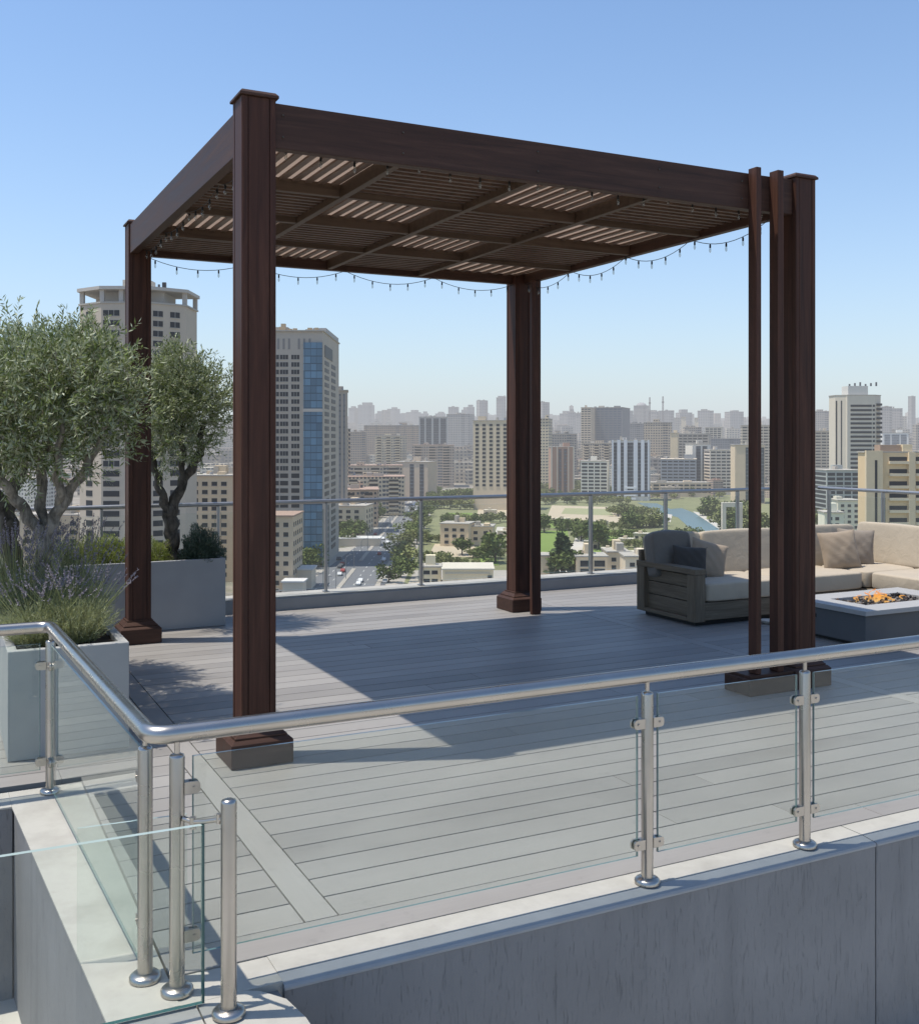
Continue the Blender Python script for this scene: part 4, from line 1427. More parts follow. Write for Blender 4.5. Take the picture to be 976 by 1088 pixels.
# main towers --------------------------------------------------------
def blue_tower():
    v = 470; root, H, W, D = H_('office_tower', 'tall pale stone tower with vertical blue glass strip', 268, 343, 352, v, 62, (0.420, 0.399, 0.371), 'win', None, None, 4,
        opt=dict(cols=[-.86, -.60, -.36, -.10, .22], ww=3.6, wh=2.0, mull=2, pz=3.32, drop=10.5, rows=16, side=()))
    me = win_mesh(3.6, 2.0, 2)
    # windows lower down on the two columns the photo shows, and on the street side
    q = MB()
    for r_ in range(16, 30):
        z = H - 12.5 - r_ * 3.32
        if z < 6: break
        for c in (-.86, -.60, -.36, -.10, .22): q.box(c * W - 1.8, c * W + 1.8, -.1, .02, z, z + 2.0)
    o = q.build('lower_windows', DGLASS, root); o['kind'] = 'stuff'
    q = MB(); s = MB()
    for r_ in range(31):
        z = H - 14.5 - r_ * 3.32
        if z < 6: break
        for a, b in ((.10, .34), (.50, .76)):
            q.box(W - .02, W + .1, a * D, b * D, z, z + 2.0)
            for k in (1, 2): s.box(W + .1, W + .18, (a + (b - a) * k / 3) * D - .25, (a + (b - a) * k / 3) * D + .25, z, z + 2.0)
    o = q.build('side_windows', DGLASS, root); o['kind'] = 'stuff'
    o = s.build('side_mullions', cmat((0.420, 0.392, 0.350)), root); o['kind'] = 'stuff'
    BG = facade((.055, .10, .14), (.085, .165, .235), 2.6, 3.32, (.04, .96), (.08, .95), .16)
    MB().box(W * .46, W * .985, -.9, -.01, 5, H - 5.0).build('blue_glass_strip', BG, root)
    MB().box(W * .44, W * 1.0, -1.1, -.005, H - 36.0, H - 34.6).build('belt_course', cmat((0.448, 0.420, 0.378)), root)
    for k in range(9): MB().box(-W + 2 + k * 2.4 + (k // 3) * 2, -W + 2.9 + k * 2.4 + (k // 3) * 2, -.15, .02, H - 8.0, H - 3.2).build('top_slot', cmat((0.238, 0.224, 0.210)), root)
    MB().box(W - .02, W + .25, 6, 34, H - 11, H - 5.5).build('top_window', DGLASS, root)
    MB().box(W - 6.2, W - .1, 12, D - .5, H + .56, H + 2.8).build('raised_parapet', cmat((0.434, 0.406, 0.378)), root)
    mm = MB()
    rg = random.Random(2)
    for k in range(9): x, y, a = rg.uniform(-W + 1, W - 2), rg.uniform(1, 8), rg.uniform(.5, 1.2); mm.box(x - a, x + a, y - a, y + a, H + .56, H + rg.uniform(1.5, 3.8))
    mm.build('roof_plant', cmat((0.504, 0.378, 0.238)), root)


blue_tower()


def left_tower():
    v = 350
    foot = [(-1, .28), (-.46, 0), (.40, 0), (1, .36), (1, 1), (-1, 1)]
    root, H, W, D = H_('apartment_tower', 'tall beige many sided apartment tower behind the olive trees', 77, 190, 322, v, 24, (0.462, 0.427, 0.378), 'none', 'tower', None, 0, opt=dict(foot=foot))
    me = win_mesh(5.4, 1.9, 2); me2 = win_mesh(3.4, 1.9, 1); cnt = 0
    for r_ in range(16):
        z = H - 4.2 - r_ * 3.35
        for cx, mm in ((-.27, me), (.10, me2), (.30, me2)):
            part('window', mm, root, (cx * W, 0, z)); cnt += 1
        a = math.atan2(.36 * D, .60 * W)
        for t in (.28, .72): part('window', me2, root, ((.40 + .60 * t) * W, .36 * D * t, z), rz=a)
        a2 = math.atan2(-.28 * D, .54 * W)
        part('window', me2, root, ((-1 + .54 * .45) * W, .28 * D * .55, z), rz=a2)
    q = MB()
    for r_ in range(16, 32):
        z = H - 4.2 - r_ * 3.35
        if z < 4: break
        q.box(-.27 * W - 2.7, -.27 * W + 2.7, -.1, .02, z, z + 1.9); q.box(.03 * W, .37 * W, -.1, .02, z, z + 1.9)
        for t in (.28, .72): q.box(-1.7, 1.7, -.1, .02, z, z + 1.9, 0, 0, Matrix.Translation(((.40 + .60 * t) * W, .36 * D * t, 0)) @ Matrix.Rotation(math.atan2(.36 * D, .60 * W), 4, 'Z'))
        q.box(-1.7, 1.7, -.1, .02, z, z + 1.9, 0, 0, Matrix.Translation(((-1 + .54 * .45) * W, .28 * D * .55, 0)) @ Matrix.Rotation(math.atan2(-.28 * D, .54 * W), 4, 'Z'))
    o = q.build('lower_windows', DGLASS, root); o['kind'] = 'stuff'
    # open loggia top: posts and projecting slab
    pm = cmat((0.476, 0.441, 0.392)); m = MB()
    pts = [(-.97, .30), (-.46, .03), (-.1, .03), (.40, .03), (.97, .38), (.97, .97), (-.97, .97)]
    for p in pts: m.box(p[0] * W - .7, p[0] * W + .7, p[1] * D - .2, p[1] * D + 1.2, H + .56, H + 4.6)
    m.build('loggia_posts', pm, root)
    MB().box(-W * .60, W * .62, 6, D - 3, H + .56, H + 4.55).build('penthouse', pm, root)
    MB().prism([(p[0] * W * 1.05, (p[1] - .5) * D * 1.06 + .5 * D) for p in foot], H + 4.6, H + 5.7).build('top_slab', pm, root)
    MB().box(-W * .22, W * .30, 9, D - 8, H + 5.71, H + 9.2).build('lift_house', cmat((0.560, 0.497, 0.406)), root)
    mm = MB(); rg = random.Random(4)
    for k in range(7): x, a = rg.uniform(-W * .1, W * .7), rg.uniform(.25, .6); mm.box(x - a, x + a, 5, 5 + 2 * a, H + 5.72, H + rg.uniform(6.6, 8))
    mm.build('roof_plant', cmat((.10, .10, .11)), root)


left_tower()

# hand placed neighbours: (name, label, px0, px1, top, v, depth, wall, style, opt)
H_('apartment_block', 'cream apartment block seen between the two left pergola posts', 203, 248, 506, 420, 20, CREAM, 'win', opt=dict(cols=[-.8, -.35, .1, .55], ww=2.2, wh=1.6, pz=3.3, side=(.3, .7)))
H_('apartment_block', 'pale block low behind the far olive trunk', 150, 203, 540, 430, 16, BEIGE_W, 'win', opt=dict(cols=[-.7, -.2, .3, .8], ww=2.4, wh=1.6, side=(.5,)))
H_('apartment_block', 'beige block with low roof behind the left railing and olive trunk', 20, 84, 548, 400, 16, BEIGE_W, 'win', opt=dict(cols=[-.7, -.2, .3, .8], ww=2.4, wh=1.6))
H_('apartment_block', 'cream corner building with reddish roof at the foot of the blue glass tower', 262, 311, 549, 390, 24, (0.560, 0.476, 0.371), 'win', None, ROOF_T, 0, opt=dict(cols=[-.5, -.1, .3, .7], ww=1.8, wh=1.6, pz=3.6, side=(.12, .31, .5, .69, .88)))
H_('apartment_tower', 'slim beige tower tight behind the right edge of the blue glass tower', 345, 369, 415, 640, 26, (0.378, 0.350, 0.315), 'fins', 'tower', opt=dict(dark=[(.25, .42), (.62, .78)], strip=(0.210, 0.210, 0.210)))
H_('apartment_block', 'beige mid rise below the slim tower beside the avenue', 352, 372, 456, 800, 20, BEIGE_W, 'tex', opt=dict(px=2.8, pz=3.2, wx=(.2, .7), balc=[(-.86, -.56), (-.2, .12), (.46, .80)]))
H_('apartment_block', 'low beige house with dark windows beside the avenue trees', 352, 388, 538, 620, 24, CREAM, 'win', opt=dict(cols=[-.5, 0, .5], ww=2.6, wh=1.8, side=(.25, .55, .85)))
H_('apartment_block', 'low block with terracotta roof terrace left of the avenue', 345, 402, 521, 680, 40, (0.560, 0.448, 0.350), 'tex', None, ROOF_T, 4, opt=dict(px=2.8, pz=3.2, wx=(.2, .7), balc=[(-.86, -.56), (-.2, .12), (.46, .80)]))
H_('apartment_block', 'long terraced cream block with stepped roof left of the avenue', 366, 430, 507, 780, 36, CREAM, 'tex', None, ROOF_T, 6, opt=dict(px=2.8, pz=3.2, wx=(.2, .7), balc=[(-.86, -.56), (-.2, .12), (.46, .80)]))
H_('apartment_block', 'wide pink roofed block right of the stepped cream terraces', 372, 428, 495, 900, 30, (0.560, 0.483, 0.392), 'tex', None, ROOF_T, 6, opt=dict(px=2.8, pz=3.2, wx=(.2, .7), balc=[(-.86, -.56), (-.2, .12), (.46, .80)]))
H_('apartment_block', 'beige block with white ribs at the tree lined end of the avenue', 419, 455, 491, 1000, 36, (0.532, 0.448, 0.364), 'fins', None, None, 5, opt=dict(dark=[(-.8, -.55), (-.1, .15), (.5, .75)]))
H_('apartment_block', 'long brown roofed apartment block above the end of the avenue', 438, 482, 473, 1250, 40, (0.504, 0.420, 0.343), 'tex', None, ROOF_T, 5, opt=dict(px=2.8, pz=3.2, wx=(.2, .7), balc=[(-.86, -.56), (-.2, .12), (.46, .80)]))
H_('apartment_block', 'stepped cream block crowned by a small roof tower', 398, 428, 463, 1300, 30, (0.532, 0.476, 0.364), 'tex', None, None, 2, opt=dict(px=2.8, pz=3.2, wx=(.2, .7), balc=[(-.86, -.56), (-.2, .12), (.46, .80)]))
H_('apartment_block', 'broad brown shaded block behind the stepped cream block', 386, 446, 452, 1650, 40, BROWN, 'tex', None, None, 6)
H_('apartment_block', 'narrow brown apartment block with pale edge right of the slim tower', 371, 388, 459, 1500, 30, BROWN, 'tex')
H_('office_block', 'dark block with vertical pale stripes in the middle distance', 445, 475, 443, 1500, 44, (0.420, 0.434, 0.434), 'fins', None, None, 5, opt=dict(dark=[(-.92, -.62), (-.5, -.12), (.02, .40), (.52, .92)], z0=0))
H_('office_block', 'hazy grey slab right behind the striped dark block', 474, 499, 440, 1950, 44, (0.364, 0.364, 0.364), 'tex')
H_('apartment_tower', 'big cream apartment tower with even window rows left of the back right post', 502, 545, 447, 850, 30, (0.588, 0.518, 0.406), 'win', 'tower', None, 4, opt=dict(cols=[-.8, -.45, -.1, .25, .6], ww=2.7, wh=1.8, pz=3.25, drop=2.6, rows=16, side=()))
H_('apartment_block', 'narrow cream tower block just right of the back right pergola post', 569, 583, 445, 1150, 28, (0.588, 0.518, 0.392), 'tex', None, None, 3)
H_('office_block', 'reddish brown block framed in cream between taller grey blocks', 585, 610, 475, 1080, 26, (0.406, 0.259, 0.203), 'fins', None, None, 2, opt=dict(dark=[(-.35, -.1), (.1, .38)], fin=[(-1, -.88), (-.5, -.42), (.45, .53), (.88, 1)], fcol=(0.616, 0.532, 0.420), strip=(.16, .12, .11)))
H_('apartment_block', 'broad taupe block behind the reddish brown block', 580, 613, 461, 1350, 34, (0.378, 0.343, 0.301), 'tex', None, None, 5)
H_('office_block', 'large dark glass office block with beige end wall', 623, 661, 433, 1500, 60, SLATE, 'band', None, None, 7, opt=dict(bh=2.0, bmat=cmat((.085, .105, .14), .35, .4)))
H_('apartment_block', 'beige banded apartment wing joined to the left end of the dark glass block', 617, 627.5, 433, 1480, 30, (0.560, 0.490, 0.392), 'band', None, None, 2, opt=dict(bh=1.5))
H_('apartment_block', 'low beige flats in front of the dark glass block', 618, 650, 471, 1250, 30, (0.504, 0.434, 0.350), 'tex', None, None, 5, opt=dict(px=2.8, pz=3.2, wx=(.2, .7), balc=[(-.86, -.56), (-.2, .12), (.46, .80)]))
H_('apartment_block', 'white balconied flats at the foot of the beige flats above park trees', 617, 645, 490, 1000, 26, WHITE, 'band', None, None, 3, opt=dict(bh=1.9))
r_, H1, W1, D1 = H_('office_block', 'white office block with bold dark vertical stripes', 650, 689, 468, 980, 30, (.60, .61, .63), 'fins', None, None, 4, opt=dict(dark=[(-.90, -.72), (-.52, -.36), (-.16, .16), (.40, .56), (.76, .92)], fin=[(-1, -.91), (-.71, -.53), (-.35, -.17), (.17, .39), (.57, .75), (.925, 1)], fcol=(.62, .63, .66), z0=6))
for k in range(4): MB().box(-.30 * W1, .30 * W1, -1.6, -1.15, 3 + k * 3.4, 4.9 + k * 3.4).build('balcony', cmat((0.740, 0.740, 0.740)), r_)
H_('office_block', 'dark hazy office slab right of the large dark glass block', 659, 684, 450, 1750, 40, (0.238, 0.245, 0.266), 'tex')
H_('apartment_tower', 'taupe tower block right of the white striped office', 684, 713, 449, 1350, 30, (0.462, 0.406, 0.329), 'tex', 'tower', None, 4)
H_('apartment_block', 'slim windowless cream stair tower among grey slabs', 712, 719.5, 460, 1180, 12, (0.658, 0.560, 0.406), 'plain', None, None, 1)
H_('office_block', 'grey ribbon windowed slab right of the cream stair tower', 719, 752, 461, 1260, 30, (0.392, 0.371, 0.336), 'band', None, None, 4, opt=dict(bh=1.6))
H_('office_block', 'low blue grey block with pale flat roof behind the park trees', 702, 739, 488, 1080, 34, (0.294, 0.329, 0.378), 'band', None, cmat((0.644, 0.546, 0.420)), 3, opt=dict(bh=1.4))
H_('office_block', 'white framed block with tall dark openings beyond the park', 735, 755, 472, 1120, 24, (0.700, 0.686, 0.644), 'fins', None, None, 2, opt=dict(dark=[(-.6, -.1), (.1, .62)]))
H_('apartment_block', 'long white banded flats left of the fins', 754, 783, 478, 1080, 26, (0.672, 0.616, 0.539), 'band', None, None, 4, opt=dict(bh=1.5))
H_('office_block', 'cream framed block with dark glass front beside the fins', 781, 812, 473, 930, 30, (0.616, 0.525, 0.399), 'fins', None, None, 2, opt=dict(dark=[(-.3, .95)], strip=(.06, .075, .08)))
H_('office_block', 'small white block with arched roofline on the hazy slope', 749, 766, 454, 1600, 26, (.58, .55, .47), 'band', None, None, 0, opt=dict(bh=2.2))
H_('office_block', 'long dark glass low block on the slope below the white one', 750, 789, 466, 1500, 40, (0.182, 0.203, 0.238), 'tex', None, None, 3)
H_('apartment_block', 'first pale chimney like tower block on the slope', 723.5, 728.5, 443, 1750, 10, (0.700, 0.630, 0.518), 'plain', None, None, 0)
H_('apartment_block', 'second pale slim block on the slope by the hazy dark slab', 737.5, 741.5, 444, 1750, 10, (0.672, 0.616, 0.518), 'plain', None, None, 0)
H_('office_block', 'hazy taupe block between the two pale slim blocks', 727, 745, 454, 1650, 30, (0.504, 0.448, 0.378), 'tex')
H_('apartment_block', 'balconied flats seen through the gap between the fins', 788, 822, 452, 1200, 26, (0.560, 0.504, 0.420), 'band', None, None, 3, opt=dict(bh=1.5))
# right of the front right post
foot = [(-1, .30), (-.62, .10), (-.60, 0), (.62, 0), (.66, .12), (1, .34), (1, 1), (-1, 1)]
r_, H1, W1, D1 = H_('office_tower', 'pale stepped tower with dark horizontal window bands at the far right', 890, 939, 420, 820, 20, (0.602, 0.574, 0.511), 'none', None, None, 0, opt=dict(foot=foot))
for k in range(16):
    z = H1 - 9 - k * 3.45
    if z < 14: break
    MB().box(-.46 * W1, .46 * W1, -.2, .05, z, z + 1.75).box(.50 * W1, .60 * W1, -.2, .05, z, z + 1.75).build('window_band', DGLASS, r_)
for a, b in ((-.985, -.90), (-.80, -.70)):
    MB().box(a * W1, b * W1, (.30 + (a + 1) * -.5) * D1 - .6, .34 * D1, 8, H1 - 4).build('glass_strip', DGLASS, r_)
for k in range(15):
    z = H1 - 8 - k * 3.6
    if z < 14: break
    MB().box(.74 * W1, .97 * W1, .12 * D1, .30 * D1, z, z + 1.8).build('side_window', DGLASS, r_)
MB().box(-.52 * W1, .34 * W1, 2, D1 * .8, H1 + .56, H1 + 7.5).build('penthouse', cmat((0.630, 0.602, 0.539)), r_)
MB().box(-.42 * W1, .26 * W1, 1.7, 2.1, H1 - 4.5, H1 - 1.4).build('top_window', DGLASS, r_)
mm = MB()
for k in range(6): mm.box(-.42 * W1 + k * 4.2, -.42 * W1 + k * 4.2 + 1.1, 5, 6, H1 + 7.5, H1 + 9.2 + (k % 3) * .7)
mm.build('roof_plant', cmat((.12, .12, .13)), r_)
H_('office_block', 'low glassy podium at the foot of the pale stepped tower', 878, 914, 500, 760, 30, (0.392, 0.434, 0.441), 'band', None, None, 2, opt=dict(bh=2.2))
r_, H1, W1, D1 = H_('apartment_block', 'warm cream apartment block with stacked balconies at the right edge', 919, 1004, 481, 430, 8, (0.644, 0.525, 0.357), 'none', None, None, 0, opt=dict(balc=[(-.42, .06), (.24, .9)], bcol=(0.700, 0.588, 0.420), pz=5.0))
MB().box(-W1 - .2, -.60 * W1, -1.6, -.01, 0, H1 + .9).build('end_pier', cmat((0.672, 0.546, 0.371)), r_)
MB().box(-.80 * W1, -.74 * W1, -1.7, -1.61, 6, H1 - 3).build('stair_window', DGLASS, r_)
MB().box(.06 * W1, .22 * W1, -1.4, -.011, 0, H1 + .2).build('pier', cmat((0.672, 0.546, 0.371)), r_)
MB().box(-.58 * W1, -.06 * W1, 2, 8, H1 + .56, H1 + 3.2).build('roof_screen', cmat((0.378, 0.266, 0.189)), r_)
MB().box(-.04 * W1, .20 * W1, 1, 7, H1 + .56, H1 + 3.4).build('roof_hut', cmat((0.728, 0.588, 0.378)), r_)
H_('office_block', 'white framed hall on the slope right of the stepped tower', 938, 964, 460, 1300, 30, (0.740, 0.740, 0.740), 'fins', None, None, 1, opt=dict(dark=[(-.85, -.4), (-.3, .3), (.4, .85)], strip=(0.252, 0.266, 0.280)))
H_('apartment_block', 'crowded beige flats left of the stepped tower', 866, 884, 458, 1150, 26, (0.532, 0.476, 0.392), 'band', None, None, 4, opt=dict(bh=1.4))
H_('apartment_block', 'grey hazy high rise pair left half behind the stepped tower', 864, 880, 437, 1900, 30, (0.392, 0.378, 0.364), 'tex')
H_('apartment_block', 'hazy grey high rise just right of the stepped tower top', 936, 947, 432, 2100, 40, (0.420, 0.406, 0.406), 'tex', None, None, 1)
H_('apartment_block', 'wider hazy grey high rise further right of the stepped tower', 946, 958, 434, 2200, 40, (0.420, 0.406, 0.406), 'tex', None, None, 1)
H_('apartment_tower', 'hazy tall tower with rounded top at the right edge of the skyline', 966, 974, 421, 2600, 18, (0.364, 0.364, 0.378), 'tex', 'tower', None, 1, opt=dict(foot=[(-.5, 0), (.5, 0), (1, .5), (.5, 1), (-.5, 1), (-1, .5)]))
H_('villa', 'white low villa left of the small tree at right', 876, 896, 545, 560, 16, (0.740, 0.740, 0.658), 'win', None, None, 1, opt=dict(cols=[-.4, .3], ww=2, wh=1.6))
H_('villa', 'white flat roofed villa behind the small tree at right', 890, 914, 532, 640, 18, (0.740, 0.700, 0.602), 'win', None, None, 3, opt=dict(cols=[-.6, 0, .6], ww=2, wh=1.6))
# skyline towers
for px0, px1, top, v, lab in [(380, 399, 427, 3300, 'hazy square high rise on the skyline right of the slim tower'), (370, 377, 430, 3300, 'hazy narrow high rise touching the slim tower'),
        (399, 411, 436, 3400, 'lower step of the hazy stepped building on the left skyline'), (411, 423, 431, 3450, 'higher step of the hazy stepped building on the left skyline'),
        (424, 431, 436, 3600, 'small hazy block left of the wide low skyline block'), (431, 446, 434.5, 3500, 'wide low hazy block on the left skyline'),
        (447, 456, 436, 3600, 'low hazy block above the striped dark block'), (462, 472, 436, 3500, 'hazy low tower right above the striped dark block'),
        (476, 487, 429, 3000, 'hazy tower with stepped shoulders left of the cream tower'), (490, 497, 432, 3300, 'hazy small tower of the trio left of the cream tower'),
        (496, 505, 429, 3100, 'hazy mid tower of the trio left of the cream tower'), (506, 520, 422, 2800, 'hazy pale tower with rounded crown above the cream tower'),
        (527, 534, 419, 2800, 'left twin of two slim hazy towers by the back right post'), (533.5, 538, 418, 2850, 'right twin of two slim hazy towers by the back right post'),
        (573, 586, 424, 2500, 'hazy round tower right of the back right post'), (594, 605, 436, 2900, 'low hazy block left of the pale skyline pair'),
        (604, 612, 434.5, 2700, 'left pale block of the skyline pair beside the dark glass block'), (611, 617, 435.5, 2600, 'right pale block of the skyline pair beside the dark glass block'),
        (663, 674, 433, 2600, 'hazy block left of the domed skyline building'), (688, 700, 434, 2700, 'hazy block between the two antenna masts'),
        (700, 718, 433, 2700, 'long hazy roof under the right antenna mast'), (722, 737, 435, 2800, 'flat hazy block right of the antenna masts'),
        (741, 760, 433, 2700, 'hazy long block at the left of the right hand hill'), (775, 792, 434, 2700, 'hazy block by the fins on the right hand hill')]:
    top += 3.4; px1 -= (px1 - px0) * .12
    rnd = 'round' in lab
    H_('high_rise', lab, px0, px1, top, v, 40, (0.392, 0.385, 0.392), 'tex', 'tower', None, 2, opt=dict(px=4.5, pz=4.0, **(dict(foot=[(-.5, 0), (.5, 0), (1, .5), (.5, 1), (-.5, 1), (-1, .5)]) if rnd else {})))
r_, H1, W1, D1 = H_('domed_hall', 'hazy building with shallow dome on the skyline', 673, 688, 431, 2600, 50, (0.378, 0.364, 0.364), 'tex', 'building', None, 0)
MB().blob((0, 25, H1), (W1 * .75, W1 * .75, 9), 1, 3, 0, 0).build('dome', cmat((0.364, 0.350, 0.350)), r_)
for i, (px, top, v, lab) in enumerate([(690, 422, 2600, 'left lattice antenna mast on the skyline'), (704, 421, 2600, 'right lattice antenna mast on the skyline')]):
    u = lat(px, v); x, y = city(u, v); z0 = tz(u, v); h = elev(top, v) - z0
    r_ = empty('antenna_mast', (x, y, z0), CROT); tag(r_, lab, 'mast')
    m = MB(); a = 2.2
    for sx in (-1, 1):
        for sy in (-1, 1): m.tube([(sx * a, sy * a, 0), (sx * a * .45, sy * a * .45, h)], .55, 5)
    for k in range(24):
        z = h * k / 24; b = a * (1 - .55 * k / 24); m.tube([(-b, -b, z), (b, -b, z + h / 24)], .3, 4); m.tube([(b, -b, z), (-b, -b, z + h / 24)], .3, 4)
    m.box(-2.6, 2.6, -1, 1, h * .86, h * .89); m.build('lattice', cmat((.13, .11, .115)), r_)

# park buildings
rg_p = random.Random(21)
r_, H1, W1, D1 = H_('park_hall', 'long low cream hall with flat roof at the near end of the park', 470, 524, 605.5, 410, 20, (0.728, 0.644, 0.490), 'plain', 'hall', cmat((.58, .53, .43)), 0)
MB().box(-W1 * .9, W1 * .86, -.35, -.01, H1 - 1.6, H1 - .9).build('fascia', cmat((0.560, 0.490, 0.378)), r_); MB().box(W1 * .78, W1 * .94, -.4, -.01, H1 - 4.6, H1 - 2.2).build('door', DGLASS, r_)
H_('kiosk', 'cream kiosk with dark window left of the long low hall', 447, 468, 603, 415, 10, (0.740, 0.672, 0.518), 'win', 'kiosk', None, 1, opt=dict(cols=[-.4, .4], ww=2.4, wh=1.4, ground=0, drop=1.2))
H_('villa', 'cream park villa with flat roof beside the sandy court', 467, 498, 557, 560, 16, (0.672, 0.574, 0.434), 'win', None, None, 2, opt=dict(cols=[-.55, 0, .55], ww=2.2, wh=1.6))
H_('villa', 'cream walled terrace house right of the flat roofed park villa', 499, 523, 560, 565, 16, (0.700, 0.588, 0.434), 'win', None, None, 2, opt=dict(cols=[-.5, .4], ww=2.2, wh=1.6))
H_('villa', 'sandy coloured wall building left of the dark conifer', 568, 592, 591, 440, 10, (0.728, 0.616, 0.462), 'plain', None, None, 0)
H_('villa', 'low cream house with grey garage door right of the conifer', 612, 645, 592, 430, 14, (0.700, 0.602, 0.462), 'win', None, None, 2, opt=dict(cols=[-.4, .5], ww=4.4, wh=2.4, ground=0, drop=1.4))
H_('villa', 'cream house half hidden by shrubs left of the sofa', 645, 668, 587, 450, 14, (0.672, 0.588, 0.448), 'win', None, None, 2, opt=dict(cols=[-.4, .4], ww=2, wh=1.6))
H_('villa', 'pale stepped house just left of the sofa back', 664, 694, 592, 420, 14, (0.644, 0.588, 0.490), 'win', None, None, 2, opt=dict(cols=[-.5, 0, .5], ww=2, wh=1.6))
H_('park_hall', 'long pale hall with flat roof among trees across the canal', 692, 760, 513, 1040, 22, (0.700, 0.602, 0.476), 'band', 'hall', None, 3, opt=dict(bh=1.8))
PVM = MB().box(-5, 5, 0, 7, -1, 4.2).box(-5.3, 5.3, -.3, 7.3, 4.21, 4.7, 1).box(-2, .5, 2, 5, 4.71, 6.2, 0).box(1.2, 3.6, -.06, .05, 0, 2.4, 2).box(-3.8, -1.4, -.06, .05, 1, 2.6, 2).mesh('wall', [cmat((.60, .50, .36)), cmat((.60, .55, .44)), DGLASS])
for px, py, sc in [(578, 603, 1), (600, 600, .7), (622, 598, .8), (634, 606, 1.1), (655, 600, .9), (672, 606, 1), (684, 596, .9), (646, 590, .7), (628, 583, .8), (664, 580, .8), (680, 574, .8), (598, 558, .9), (640, 560, .8), (536, 572, .9), (530, 588, .8), (500, 571, .7), (520, 548, .9), (548, 556, .9)]:
    u, v = gnd(px, py); o = bpy.data.objects.new('park_pavilion', PVM); COL.objects.link(o); o.location = (*city(u, v), GROUND + .2); o.rotation_euler = (0, 0, CROT + rg_p.choice([-.4, -.2, 0, .3])); o.scale = (sc, sc, sc)
    tag(o, 'low sandy flat roofed pavilion among the park trees', 'pavilion', 'sandy pavilions in the park')
r_ = empty('concrete_gate', (*city(lat(778, 560), 560), GROUND), CROT); tag(r_, 'pale concrete portal frame at the canal beside the fins', 'gate')
MB().box(-5.4, -3.4, 0, 3, 0, 21).build('pillar', cmat((0.672, 0.602, 0.504)), r_); MB().box(3.4, 5.4, 0, 3, 0, 21).build('pillar', cmat((0.616, 0.546, 0.448)), r_); MB().box(-5.4, 5.4, .0, 3, 21.01, 23.4).build('lintel', cmat((0.672, 0.602, 0.504)), r_)
H_('market_shed', 'long white roofed shed on the left of the avenue', 359, 403, 573, 560, 14, (0.700, 0.644, 0.560), 'plain', 'shed', cmat((.58, .56, .52)), 0)
H_('market_shed', 'white canopy near the foot of the blue glass tower', 304, 331, 606, 400, 12, (0.644, 0.588, 0.504), 'plain', 'shed', cmat((.58, .56, .52)), 0)
H_('market_shed', 'smaller white canopy nearer than the first below the tower', 300, 322, 619, 380, 8, (0.644, 0.588, 0.504), 'plain', 'shed', cmat((.60, .58, .55)), 0)

# ---- filler districts
rg = random.Random(77)
FM = [facade((0.486, 0.425, 0.344), (.07, .075, .08), 3.4, 3.4, (.2, .8), (.28, .8), .3, 1.0), facade((0.419, 0.371, 0.317), (.07, .072, .078), 4.2, 3.6, (.08, .92), (.35, .8), .3, 1.0), facade((0.567, 0.506, 0.419), (.08, .082, .085), 3.0, 3.3, (.3, .75), (.3, .75), .3, 1.0)]
FM_FAR = facade((.50, .43, .335), (.09, .09, .095), 5.5, 4.5, (.2, .8), (.3, .8), .3, 1.0)
proto = []
for k in range(9):
    m = MB(); w, d, h = rg.uniform(16, 30), rg.uniform(14, 24), [13, 17, 20, 23, 27, 31, 36, 42, 24][k]
    m.box(-w / 2, w / 2, 0, d, -6, h); m.box(-w / 2 - .4, w / 2 + .4, -.4, d + .4, h + .01, h + .7, 1)
    for q in range(4):
        a, x, y = rg.uniform(1.2, 3.4), rg.uniform(-w * .35, w * .35), rg.uniform(3, d - 4); m.box(x - a, x + a, y - a * .7, y + a * .7, h + .71, h + rg.uniform(2, 4.2), rg.choice([0, 1]))
    if k % 3 == 0: m.box(-w * .22, w * .22, -1.6, -.01, 0, h - 2, 0)
    me = m.mesh('wall', [FM[k % 3], [ROOF_L, ROOF_T, HUT][k % 3]]); proto.append((me, w, h))


def clear(u, v):
    if v < 1280 and -75 < u < -20: return False
    if -22 < u < 60 + .36 * v and v < (1130 if u < 160 else 1000): return False
    return True


zones = [((360, 452), (820, 1350), 'low beige flats crowding the slope left of the avenue', 'beige flats left of the avenue', 52, .75),
         ((560, 870), (1190, 1600), 'mid rise block in the dense belt behind the park', 'mid rise blocks behind the park', 52, .75),
         ((360, 545), (1600, 2600), 'hazy block in the built up slope beyond the avenue', 'hazy blocks beyond the avenue', 30, .95),
         ((560, 800), (1700, 2700), 'hazy block on the slope beyond the park', 'hazy blocks beyond the park', 40, .95),
         ((860, 985), (1000, 2400), 'hazy block crowding the slope at the right edge of the photo', 'hazy blocks at the right edge', 28, 1.0),
         ((150, 260), (520, 900), 'beige block glimpsed between the left pergola posts', 'beige blocks between the left posts', 12, .9),
         ((335, 440), (640, 1010), 'small cream low rise crammed between the taller flats left of the avenue', 'small low rises left of the avenue', 34, .60),
         ((690, 880), (1010, 1300), 'small pale low rise at the far edge of the park trees', 'small low rises beyond the park', 24, .62),
         ((-40, 120), (400, 1300), 'pale block glimpsed behind the nearest olive trunks', 'pale blocks behind the near olive trunks', 24, .9)]
used = []
